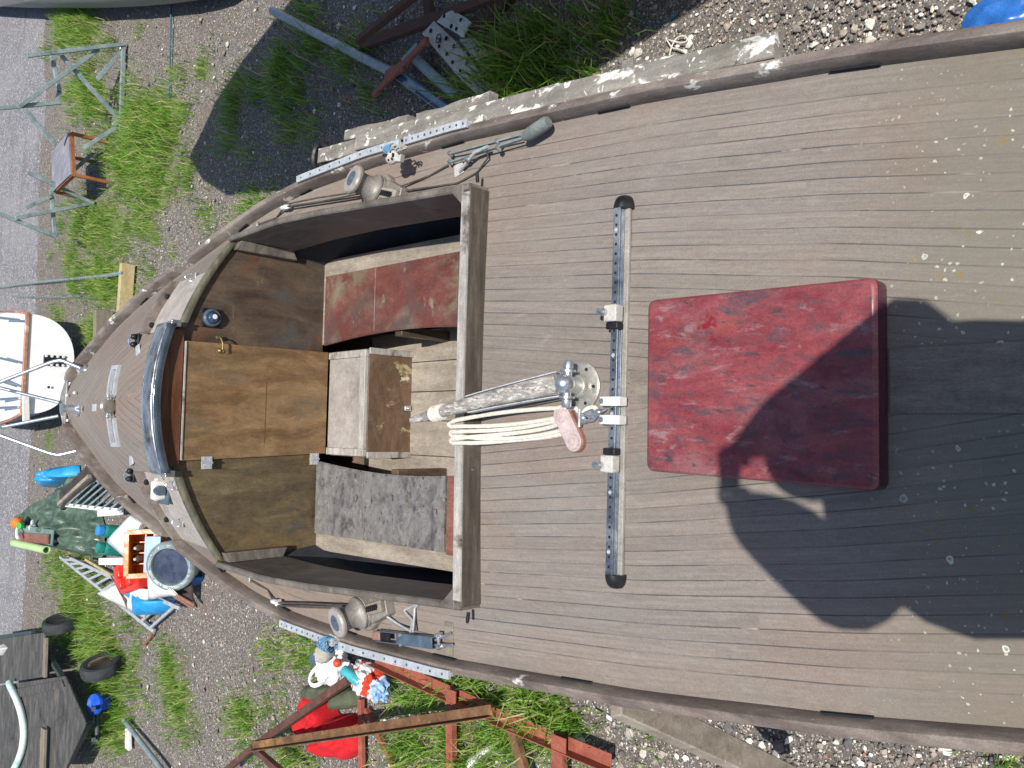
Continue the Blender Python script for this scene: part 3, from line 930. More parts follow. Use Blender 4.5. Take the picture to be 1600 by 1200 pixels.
# stem head plate, bollard and pin
z = sheer(6.0) + .012
stem_p = [(-.19, 5.935, z - .004), (-.065, 6.035, z), (0, 6.055, z), (.06, 6.03, z), (.185, 5.93, z - .004), (.10, 5.905, z + .004), (-.10, 5.905, z + .004)]
obj('stem_plate', MB().prism(stem_p, (0, 0, .014)), M['dullmetal'], boat, bevel=.003)
b0 = D(122, 639)
mb = MB().lathe([(.048, 0), (.048, .008), (.030, .022), (.026, .03), (.026, .085), (.034, .094), (.034, .1), (0, .102)], b0, (0, 0, 1), 24)
bo = obj('bollard', mb, M['steel'], boat)
mb = MB().tube([b0 + Vector((-.0, -.035, .02)), b0 + Vector((0, -.11, .012))], .006); mb.tube([b0 + Vector((-.02, -.115, .012)), b0 + Vector((.02, -.115, .012))], .004)
obj('pin', mb, M['dullmetal'], bo)
mb = MB()
for px, py in ((110, 618), (122, 614), (111, 657)):
    mb.lathe([(.011, 0), (.009, .008), (0, .012)], D(px, py) + Vector((0, 0, .02)), (0, 0, 1), 10)
obj('stem_bolt', mb, M['whitepl'], boat)

# pulpit of bent tube
f1 = D(133, 578); f2 = D(127, 703); g1 = D(92, 629, .02); g2 = D(91, 650, .02)
pul = None
def bez(p, n=10):
    p = [Vector(q) for q in p]; out = []
    for i in range(n + 1):
        t = i / n; q = p
        while len(q) > 1: q = [a.lerp(b, t) for a, b in zip(q, q[1:])]
        out.append(q[0])
    return out
k1 = PY(92, 561, f1.y + .12); k2 = PY(88, 712, f2.y + .10)
t1 = PY(0, 597, k1.y + .16); t2 = PY(0, 680, k2.y + .2)
e1 = t1 + (t1 - k1).normalized() * .12; e2 = t2 + (t2 - k2).normalized() * .12
s1 = PY(0, 606, g1.y + .16); s2 = PY(0, 668, g2.y + .16)
sb1 = s1 + (s1 - g1).normalized() * .10; sb2 = s2 + (s2 - g2).normalized() * .10
mb = MB().tube([f1] + bez([f1.lerp(k1, .8), k1, k1.lerp(t1, .2)], 6) + [t1] + bez([e1, e1 + Vector((-.05, .12, .05)), (sb1 + Vector((0, .02, .02)))], 6), .0125, 12)
mb.tube([f2] + bez([f2.lerp(k2, .8), k2, k2.lerp(t2, .2)], 6) + [t2] + bez([e2, e2 + Vector((.05, .12, .05)), (sb2 + Vector((0, .02, .02)))], 6), .0125, 12)
mb.tube([g1, s1, sb1] + bez([sb1, sb1 + Vector((0, .08, .06)), sb2 + Vector((0, .08, .06)), sb2], 8) + [s2, g2], .0115, 12)
pul = obj('bow_pulpit', mb, M['steel'], boat, 60)
mb = MB()
for q in (f1, f2):
    mb.lathe([(.04, 0), (.04, .006), (.018, .012), (.016, .03)], q, (0, 0, 1), 16)
obj('pulpit_foot', mb, M['steel'], pul)

# bulkhead compass
c = PY(330, 497, YB - .01)
mb = MB().box(c + Vector((0, .004, 0)), (.10, .012, .10))
for k in (-1, 1):
    for q in (-1, 1): mb.lathe([(.005, 0), (.003, .004)], c + Vector((k * .043, -.002, q * .043)), (0, -1, 0), 8)
cp = obj('compass', mb, M['black'], boat, bevel=.003)
obj('compass_ring', MB().lathe([(.047, 0), (.047, .018), (.040, .026), (.034, .026), (.033, .01)], c, (0, -1, 0), 32), M['bluegrey'], cp)
t = NT('compass_dome')
t.out('#2a3f5c', .04, 0.0, .8, .6)
M['dome'] = t.m
obj('compass_dome', MB().lathe([(.034, .014), (.031, .026), (.022, .036), (.010, .041), (0, .042)], c, (0, -1, 0), 28), M['dome'], cp)
obj('compass_card', MB().lathe([(0, .040), (.008, .0425), (.012, .0415), (.013, .040)], c + Vector((0.004, -.0015, -.002)), (0, -1, 0), 20), M['whitepl'], cp)

# red deck hatch
hx0a, hx1a, hx0f, hx1f, hya, hyf = -.266, .258, -.250, .270, .735, 1.415
def rrect(pts, r, n=5):
    out = []
    N = len(pts)
    for i in range(N):
        p = Vector(pts[i]); a = (Vector(pts[i - 1]) - p).normalized(); b = (Vector(pts[(i + 1) % N]) - p).normalized()
        for k in range(n + 1):
            t = k / n
            q0 = p + a * r; q1 = p + b * r
            out.append(q0.lerp(p, t).lerp(p.lerp(q1, t), t))
    return out
base = [(hx0a, hya, 0), (hx1a, hya, 0), (hx1f, hyf, 0), (hx0f, hyf, 0)]
o1 = rrect(base, .026)
cen = sum(o1, Vector()) / len(o1)
def lev(k, z): return [Vector((cen.x + (p.x - cen.x) * k, cen.y + (p.y - cen.y) * k, z)) for p in o1]
rows = [lev(.985, .026), lev(.985, .034), lev(1.0, .036), lev(1.0, .082), lev(.996, .092), lev(.985, .099), lev(.965, .102)]
mb = MB().grid(rows[:5], closed=True)
hs = obj('deck_hatch', mb, M['hatch_side'], boat, 40, label='weathered red deck hatch')
mb = MB().grid(rows[4:], closed=True)
mb.add(rows[-1], [tuple(range(len(o1)))])
obj('hatch_top', mb, M['hatch_red'], hs, 60)

# traveller: base strip, perforated rail, end caps, cars
TA = P(971, 324, .045); TB = P(958, 900, .045)
TA.z = TB.z = 0
dx = (TB - TA).normalized(); ny = Vector((0, 0, 1)).cross(dx)
def T(s, off=0, z=0): return TA + dx * s + Vector((-dx.y, dx.x, 0)) * off + Vector((0, 0, z))
LT = (TB - TA).length
sgn = 1 if T(0, 1).y > TA.y else -1
def T(s, off=0, z=0): return TA + dx * s + Vector((-dx.y, dx.x, 0)) * (off * sgn) + Vector((0, 0, z))
mb = MB().bar(T(0, -.008, .033), T(LT, -.008, .033), .042, .014)
tr = obj('traveller_base', mb, M['basestrip'], boat, bevel=.003)
mb = MB().bar(T(0, 0, .066), T(LT, 0, .066), .027, .006); mb.bar(T(0, 0, .050), T(LT, 0, .050), .012, .03); mb.bar(T(0, 0, .044), T(LT, 0, .044), .026, .006)
tk = obj('traveller_rail', mb, M['track'], tr, bevel=.0015)
for i in range(1, 38):
    obj('rail_hole', MB().lathe([(.0048, 0), (.0048, .0012)], T(LT * i / 38, 0, .0686), (0, 0, 1), 10), M['dark'], tk)
mb = MB()
for i in (2.5, 10.5, 15.5, 21.5, 29.5, 35.5):
    mb.lathe([(.007, 0), (.006, .0014)], T(LT * i / 38, .002, .0688), (0, 0, 1), 10)
obj('rail_screw', mb, M['alu'], tk)
for s0, d in ((0, -1), (LT, 1)):
    cc = T(s0, -.004, .026)
    def capf(dv): return 1
    rows = []
    for th in np.linspace(0, math.pi / 2, 8):
        row = []
        for k in range(16):
            a = math.pi * k / 15
            yy_ = math.cos(a) * .034; zz = math.sin(a) * .05
            row.append(cc + dx * (d * .046 * math.sin(th) - d * .006) + Vector((-dx.y, dx.x, 0)) * (yy_ * math.cos(th) ** .6) + Vector((0, 0, zz * max(.02, math.cos(th)) ** .6)))
        rows.append(row)
    mb = MB().grid(rows); mb.add(rows[0], [tuple(range(16))])
    obj('end_cap', mb, M['black'], tr, 50)
for (px, py, d) in ((959, 489, 1), (953, 725, -1)):
    q = P(px, py, .085); s0 = (q - TA).dot(dx)
    mb = MB().bar(T(s0 - .027, 0, .075), T(s0 + .027, 0, .075), .050, .040)
    cr = obj('stop_car', mb, M['greypl'], tr, bevel=.004)
    obj('car_stop', MB().bar(T(s0 + d * .028, 0, .068), T(s0 + d * .050, 0, .068), .046, .032), M['black'], cr, bevel=.003)
    obj('plunger', MB().lathe([(.013, 0), (.013, .008), (.007, .01), (.007, .022), (.010, .024), (.010, .03), (0, .031)], T(s0 - d * .004, .02, .094), (0, .3, 1), 16), M['steel'], cr)
for py in (627, 656):
    q = P(960, py, .085); s0 = (q - TA).dot(dx)
    mb = MB().bar(T(s0 - .015, -.006, .086), T(s0 + .015, -.006, .086), .075, .012); mb.bar(T(s0 - .015, .030, .07), T(s0 + .015, .030, .07), .012, .04)
    mb.bar(T(s0 - .015, -.038, .07), T(s0 + .015, -.038, .07), .012, .04)
    cl = obj('main_car', mb, M['whitepl'], tr, bevel=.003)
    obj('bolt', MB().lathe([(.010, 0), (.010, .006), (0, .008)], T(s0, .024, .091), (0, 0, 1), 6), M['steel'], cl)

# rudder head and tiller
rh = P(908, 604, .03); rh.z = .028
mb = MB().lathe([(.085, 0), (.085, .010), (.078, .015), (.043, .016), (.038, .028), (.032, .033)], rh, (0, 0, 1), 36)
rud = obj('rudder_flange', mb, M['dullmetal'], boat, 40)
mb = MB()
for k in range(6):
    a = k * math.pi / 3 + .5
    mb.lathe([(.006, 0), (.006, .002)], rh + Vector((math.cos(a) * .065, math.sin(a) * .065, .016)), (0, 0, 1), 10)
obj('flange_screw', mb, M['dark'], rud)
bc = P(882, 600, .125)
mb = MB().lathe([(.030, 0), (.030, .07), (.028, .1)], rh + Vector((0, -.0, .0)), (Vector((bc.x, bc.y, bc.z)) - rh).normalized(), 24)
mb.ball(bc, (.035, .035, .037), nu=28, nv=18)
ax = Vector((1, -.05, 0)).normalized()
mb.lathe([(.012, -.078), (.017, -.072), (.017, -.052), (.012, -.049), (.027, -.047), (.027, -.040), (.014, -.038), (.014, .038), (.027, .040), (.027, .047), (.012, .049), (.017, .052), (.017, .072), (.012, .078)], bc + Vector((0, -.008, -.005)), ax, 24)
hd = obj('rudder_head', mb, M['steel'], boat, 40)
tip = P(643, 657, .23); t0 = bc + Vector((0, .02, 0))
ctr = [t0, t0.lerp(tip, .2) + Vector((.003, 0, .008)), t0.lerp(tip, .45) + Vector((.006, 0, .02)), t0.lerp(tip, .7) + Vector((.004, 0, .018)), t0.lerp(tip, .9) + Vector((0, 0, .006)), tip]
cv = bez(ctr, 24)
rows = []
for i, p in enumerate(cv):
    t_ = i / 24
    w = .025 * (1 - t_) ** .9 + .0115; h = .026 * (1 - t_) + .0115
    T_ = (cv[min(i + 1, 24)] - cv[max(i - 1, 0)]).normalized(); S_ = T_.cross(Vector((0, 0, 1))).normalized(); U_ = S_.cross(T_)
    sq = .55 if t_ < .45 else .55 + min(1, (t_ - .45) * 3) * .45
    row = []
    for k in range(16):
        a = 2 * math.pi * k / 16
        cx_, cy_ = math.cos(a), math.sin(a)
        row.append(p + S_ * (w * math.copysign(abs(cx_) ** sq, cx_)) + U_ * (h * math.copysign(abs(cy_) ** sq, cy_)))
    rows.append(row)
mb = MB().grid(rows, closed=True); mb.add(rows[0], [tuple(range(16))]); mb.add(rows[-1], [tuple(reversed(range(16)))])
til = obj('tiller', mb, M['tiller'], boat, 40)
for s in (-1, 1):
    mb = MB()
    pr = None
    for i in range(0, 13):
        p = cv[i]; t_ = i / 24
        w = .025 * (1 - t_) ** .9 + .0115 + .004
        T_ = (cv[i + 1] - cv[max(i - 1, 0)]).normalized(); S_ = T_.cross(Vector((0, 0, 1))).normalized()
        q = p + S_ * (s * w)
        if pr is not None: mb.bar(pr, q, .004, .03)
        pr = q
    obj('tiller_strap', mb, M['alu'], til)
lash = cv[17]; Tt = (cv[18] - cv[16]).normalized()
mb = MB()
uu = Tt.orthogonal().normalized(); ww = Tt.cross(uu)
for k in range(-3, 4):
    o_ = lash + Tt * (k * .0075)
    r_ = .027 - abs(k) * .0006
    mb.tube([o_ + (uu * math.cos(a) + ww * math.sin(a)) * r_ + Tt * (.004 * math.sin(a + k)) for a in np.linspace(0, 2 * math.pi, 18, endpoint=False)], .0055, 7, closed=True)
lb = obj('lashing', mb, M['rope'], til)

# winches
def winch(px, py, tx, ty, name_lab, s):
    b = P(px, py, sheer(2.8) + .045)
    top = P(tx, ty, sheer(2.8) + .215)
    ax_ = (Vector((s * .22, .05, 1))).normalized()
    ax_ = Vector((s * .26, .10, 1)).normalized()
    prof = [(.066, -.03), (.066, .010), (.061, .013), (.066, .018), (.066, .026), (.058, .031), (.050, .042), (.045, .058), (.044, .076), (.047, .090), (.056, .101), (.062, .105), (.062, .113), (.058, .117)]
    prof = [(r_ * 1.08, h_ * 1.1) for r_, h_ in prof]
    w = obj('sheet_winch', MB().lathe(prof, b, ax_, 40), M['winch'], boat, 40)
    obj('winch_cap', MB().lathe([(.0626, .1287), (.060, .133), (.036, .135)], b, ax_, 40), M['winch_top'], w)
    obj('winch_socket', MB().lathe([(.036, .134), (.033, .137), (.016, .136), (.014, .141), (0, .141)], b, ax_, 24), M['bluegrey'], w)
    # pad and self-jamming cleat behind it
    d = Vector((-s * .33, -1, 0)).normalized(); sd = d.cross(Vector((0, 0, 1)))
    z0 = sheer(2.8)
    bb = Vector((b.x, b.y, z0))
    mb = MB().lathe([(.088, -.005), (.084, .03), (.07, .034)], bb, (0, 0, 1), 32)
    mb.prism([bb + d * .05 + sd * .062 + Vector((0, 0, -.004)), bb + d * .17 + sd * .04 + Vector((0, 0, -.004)), bb + d * .17 - sd * .04 + Vector((0, 0, -.004)), bb + d * .05 - sd * .062 + Vector((0, 0, -.004))], (0, 0, .05))
    obj('winch_pad', mb, M['winch'], w, bevel=.004)
    mb = MB().bar(bb + d * .065 + Vector((0, 0, .062)), bb + d * .165 + Vector((0, 0, .056)), .05, .03)
    cj = obj('rope_jammer', mb, M['pale_wood'], w, bevel=.008)
    mb = MB()
    for k in range(6):
        q = bb + d * (.078 + k * .013) + Vector((0, 0, .0775 - k * .0006))
        mb.bar(q - sd * .012 + d * .003, q + sd * .012 - d * .003, .006, .008)
    mb.bar(bb + d * .072 + Vector((0, 0, .0755)), bb + d * .15 + Vector((0, 0, .0715)), .008, .006)
    obj('jammer_teeth', mb, M['black'], cj)
    return bb


wS = winch(590, 300, 564, 283, '', 1)
wP = winch(567, 955, 533, 969, '', -1)

# aluminium sheet tracks on the rails
def rtrack(y0, y1, s):
    mb = MB(); n = 10; hol = MB()
    for i in range(n):
        ya_ = y0 + (y1 - y0) * i / n; yb_ = y0 + (y1 - y0) * (i + 1) / n
        a = Vector((s * (hb(ya_) + .040), ya_, sheer(ya_) + .072)); b = Vector((s * (hb(yb_) + .040), yb_, sheer(yb_) + .072))
        mb.bar(a, b, .032, .012); mb.bar(a - Vector((0, 0, .012)), b - Vector((0, 0, .012)), .014, .016)
        for t in (.5,):
            hol.lathe([(.0055, 0), (.0055, .0015)], a.lerp(b, t) + Vector((0, 0, .0062)), (0, 0, 1), 8)
    o = obj('sheet_track', mb, M['alu'], boat)
    obj('track_hole', hol, M['track'], o)
    return o
def yat(px, py): return P(px, py, .12).y
rtrack(yat(716, 208), yat(622, 236), 1); t_s = rtrack(yat(615, 240), yat(471, 290), 1)
rtrack(yat(688, 1046), yat(527, 1000), -1); rtrack(yat(519, 997), yat(445, 973), -1)

# sheet car block on the starboard track
c = P(613, 246, .16)
yb0 = c.y
mb = MB().ball(c, (.030, .036, .024))
mb.bar(c + Vector((.0, 0, 0)), c + Vector((-.01, -.05, -.015)), .036, .03)
tb = obj('track_block', mb, M['greypl'], boat, bevel=.004)
mb = MB()
for k in range(5):
    a = 2 * math.pi * k / 5
    mb.ball(c + Vector((math.cos(a) * .016 - .002, math.sin(a) * .018 - .012, .019)), (.0055, .0055, .004))
mb.bar(c + Vector((-.004, -.03, .012)), c + Vector((.01, .03, .024)), .012, .01)
obj('block_hole', mb, M['black'], tb)
M['bluerope'] = surf('blue_cord', [(.3, '#3f6f96'), (.7, '#6fa0c0')], 30, rough=.9, bump=.2)
mb = MB()
for k in range(4):
    mb.tube([c + Vector((.035 + .016 * math.sin(a), .012 * k - .012 + .004 * math.cos(a), .004 + .022 * math.cos(a))) for a in np.linspace(0, 2 * math.pi, 10, endpoint=False)], .005, 6, closed=True)
obj('blue_lashing', mb, M['bluerope'], tb)
mb = MB()
for k in range(7):
    o_ = P(622 + random.uniform(-14, 22), 233 + random.uniform(-3, 3), .17)
    mb.tube([o_ + Vector((.012 * math.sin(a + k), .016 * math.cos(a), .012 * math.sin(a * 2 + k))) for a in np.linspace(0, 2 * math.pi, 9, endpoint=False)], .0035, 5, closed=True)
obj('lashing_knot', mb, M['canvas'], tb)
# blue lashing on the port track
c = P(511, 1003, .12)
mb = MB()
for k in range(6):
    mb.tube([c + Vector((.03 * math.cos(a) - .01, .01 * k - .03 + .012 * math.sin(2 * a + k), -.005 + .035 * math.sin(a))) for a in np.linspace(0, 2 * math.pi, 12, endpoint=False)], .0045, 6, closed=True)
obj('blue_lashing', mb, M['bluerope'], boat)
obj('lashed_cloth', MB().ball(P(507, 1021, .02), (.045, .035, .05), fn=lambda d: 1 + .25 * noise.noise(Vector(d) * 3)), M['canvas'], boat)

# jib sheet purchases along the side decks
for s, px, py, p2, p3 in ((1, 445, 325, (560, 303), (400, 352)), (-1, 430, 940, (545, 947), (388, 905))):
    c = D(px, py, .03)
    mb = MB().ball(c, (.012, .032, .02)); mb.lathe([(.018, -.009), (.018, .009)], c + Vector((0, -.03, 0)), (1, 0, .3), 14)
    bk = obj('small_block', mb, M['whitepl'], boat)
    q = D(*p2, .05); r = D(*p3, .008)
    mb = MB().tube([c + Vector((0, -.03, .01)), c.lerp(q, .5) + Vector((0, 0, -.006)), q], .0045, 6); mb.tube([c + Vector((s * .012, -.03, .008)), c.lerp(q, .5) + Vector((s * .014, 0, .012)), q + Vector((s * .01, 0, .0))], .0045, 6)
    mb.tube([c + Vector((0, .03, -.005)), c.lerp(r, .4) + Vector((-s * .01, 0, -.02)), r], .005, 6)
    obj('thin_line', mb, M['rope_cable'], bk)
    obj('pad_eye', MB().box(r, (.03, .05, .016)), M['dullmetal'], bk, bevel=.003)

# lever purchase with grey rubber grip, starboard
a0 = D(704, 241, .03); a1 = D(812, 212, .055); a2 = D(704, 254, .025); a3 = D(820, 216, .05); g0 = D(822, 213, .05); g1_ = D(857, 190, .055)
mb = MB().bar(a0, a1, .006, .018); mb.bar(a2, a3, .006, .018)
lv = obj('sheet_lever', mb, M['galv'], boat, bevel=.002)
gd = (g1_ - g0).normalized()
mb = MB().lathe([(.010, -.015), (.019, .0), (.024, .02), (.025, .05), (.0245, (g1_ - g0).length - .01), (.020, (g1_ - g0).length)], g0, gd, 20)
obj('rubber_grip', mb, M['rubber'], lv)
mb = MB()
for q in (a0, a2, D(778, 222, .05), D(779, 232, .05), D(730, 250, .04)):
    mb.lathe([(.009, -.008), (.010, .0), (.009, .012), (0, .014)], q, (.5, 0, 1), 12)
obj('lever_bolt', mb, M['steel'], lv)
obj('lever_rod', MB().tube([D(718, 268, .01), D(742, 238, .05), D(762, 229, .055)], .007, 8), M['alu'], lv)
pc = D(718, 265)
obj('lever_plate', MB().box(pc + Vector((0, 0, .004)), (.05, .055, .006), (Vector((1, .2, 0)).normalized(), Vector((-.2, 1, 0)).normalized(), (0, 0, 1))), M['greypl'], lv, bevel=.004)
mb = MB().tube([D(758, 229, .05), D(763, 246, .02), D(745, 270, .006), D(715, 286, .006), D(690, 290, .006), D(632, 298, .02)], .004, 6)
mb.tube([D(700, 258, .01), D(670, 275, .006), D(625, 292, .02)], .004, 6)
obj('lever_line', mb, M['rope_cable'], lv)

# lever purchase with channel body, port
a0 = D(592, 993, .03); a1 = D(680, 1004, .03)
mb = MB()
up = Vector((0, 0, 1)); dd_ = (a1 - a0).normalized(); sd = dd_.cross(up)
for k in (-1, 1): mb.bar(a0 + sd * (.021 * k), a1 + sd * (.021 * k), .004, .034)
mb.bar(a0.lerp(a1, .38) + Vector((0, 0, -.012)) + up * .027, a1 + Vector((0, 0, -.012)) + up * .027, .040, .004)
lp = obj('sheet_lever', mb, M['bluegrey'], boat, bevel=.001)
obj('lever_grip', MB().bar(a0 + dd_ * -.03, a0 + dd_ * .02, .038, .03), surf('worn_red_grip', [(.3, '#7b5a50'), (.7, '#96766a')], 12, rough=.6), lp, bevel=.006)
mb = MB().box(a0.lerp(a1, .16) + up * .010, ((.03), .06, .006), (sd, dd_, up))
obj('lever_core', mb, M['black'], lp)
c = D(702, 998)
obj('lever_plate', MB().box(c + Vector((0, 0, .003)), (.13, .05, .006)), M['king'], lp, bevel=.01)
for px, py in ((627, 992), (628, 1007), (684, 992), (686, 1012)): obj('lever_bolt', MB().lathe([(.008, -.02), (.008, .012), (0, .015)], D(px, py, .04), (0, 0, 1), 10), M['steel'], lp)
obj('lever_pin', MB().tube([D(684, 992, .03), D(686, 1012, .03)], .006, 8), M['steel'], lp)
for a_, b_ in (((680, 1000), (704, 990)), ((680, 1008), (707, 1008))): obj('lever_link', MB().tube([D(*a_, .03), D(*b_, .02)], .006, 8), M['steel'], lp)
mb = MB().tube([D(603, 962, .02), D(622, 975, .01), D(641, 986, .04)], .005, 6)
mb.tube([D(641, 988, .045), D(645, 970, .02), D(634, 957, .008), D(632, 953, .008), D(643, 948, .01), D(655, 942, .02)], .005, 6)
mb.tube([D(645, 988, .045), D(647, 968, .02), D(648, 950, .01), D(656, 942, .02)], .005, 6)
obj('lever_line', mb, M['alu'], lp)

# ------------------------------------------------------------------ mainsheet: block, shackle and rope coil lying over the coaming
bl = thing('mainsheet_block', 'pinkish double rope block with brown edges lying on the deck between tiller and traveller', 'rope block', P(888, 668, .03))
e0 = P(878, 648, .055); e1 = P(897, 690, .05)
ax_ = (e1 - e0).normalized(); sd = Vector((0, 0, 1)).cross(ax_).normalized()
def capsule(c0, c1, r, n=10):
    d = (c1 - c0).normalized(); s = Vector((0, 0, 1)).cross(d).normalized(); out = []
    for k in range(n + 1):
        a = math.pi * k / n; out.append(c0 - d * (math.sin(a) * r) + s * (math.cos(a) * r))
    for k in range(n + 1):
        a = math.pi * k / n; out.append(c1 + d * (math.sin(a) * r) - s * (math.cos(a) * r))
    return out
mb = MB().prism(capsule(e0, e1, .037), (0, 0, -.04))
obj('block_cheek', mb, M['leather_edge'], bl, bevel=.006)
mb = MB().prism([p + Vector((0, 0, .0)) for p in capsule(e0, e1, .034)], (0, 0, .006))
obj('block_face', mb, M['leather'], bl, bevel=.004)
for q in (e0, e1):
    obj('sheave_boss', MB().lathe([(.027, .006), (.025, .010), (.012, .012), (.012, .016), (.009, .018), (0, .018)], q, (0, 0, 1), 20), M['leather'], bl)
sh0 = P(905, 655, .045); sh1 = P(946, 640, .05)
mb = MB()
a = sh0; b = sh0.lerp(sh1, .45)
mb.tube([a + Vector((.014, 0, 0)), b + Vector((.016, -.01, 0)), b + Vector((0, -.03, 0)), b + Vector((-.016, -.01, 0)), a + Vector((-.014, 0, 0))], .006, 8)
mb.tube([b + Vector((0, .01, -.014)), b + Vector((0, -.02, -.014)), sh1, b + Vector((0, -.02, .014)), b + Vector((0, .01, .014))], .005, 8)
obj('shackle', mb, M['steel'], bl)
mb = MB()
for k in range(3):
    c = sh0.lerp(sh1, .15 + .3 * k)
    mb.ball(c, (.012, .016, .014))
mb.tube([sh0.lerp(sh1, .1) + Vector((-.03, 0, .01)), sh0.lerp(sh1, .1) + Vector((.03, 0, .01))], .007, 8)
obj('swivel', mb, M['steel'], bl)
rp = []
def rope_path(pts): return bez(pts, 14)
top = .125
loopx = [P(706, 663, .13), P(708, 670, .13), P(707, 681, .128), P(709, 686, .128)]
mb = MB()
s0 = P(925, 640, .05)
path = []
B = lambda px, py, z: P(px, py, z)
path += bez([B(930, 650, .04), B(942, 634, .045), B(920, 630, .04), B(908, 648, .045)], 10)
path += bez([B(900, 638, .05), B(870, 636, .06), B(800, 640, .08), B(740, 650, .14), B(709, 658, .145)], 16)
path += bez([B(702, 660, .138), B(699, 664, .13), B(706, 667, .135)], 6)
path += bez([B(722, 666, .14), B(780, 667, .075), B(830, 661, .05), B(874, 652, .05)], 16)
mb.tube(path, .0078, 9)
path = bez([B(876, 657, .05), B(835, 664, .03), B(800, 676, .05), B(740, 672, .14), B(714, 675, .14)], 16)
path += bez([B(706, 674, .135), B(701, 678, .13), B(708, 682, .135)], 6)
path += bez([B(722, 682, .14), B(780, 690, .075), B(840, 684, .03), B(882, 671, .045)], 16)
mb2 = MB().tube(path, .0078, 9)
path = bez([B(874, 663, .05), B(840, 676, .03), B(780, 680, .06), B(735, 681, .145), B(714, 686, .14)], 16)
path += bez([B(706, 686, .135), B(701, 690, .128), B(710, 693, .135)], 6)
path += bez([B(725, 692, .14), B(770, 694, .085), B(810, 684, .04), B(850, 688, .03), B(888, 676, .04)], 16)
mb3 = MB().tube(path, .0078, 9)
mb.add(mb2.v, mb2.f); mb.add(mb3.v, mb3.f)
o = obj('mainsheet', mb, M['rope'])
tag(o, 'cream rope gathered in long loops hanging over the cockpit coaming beside the tiller', 'rope')

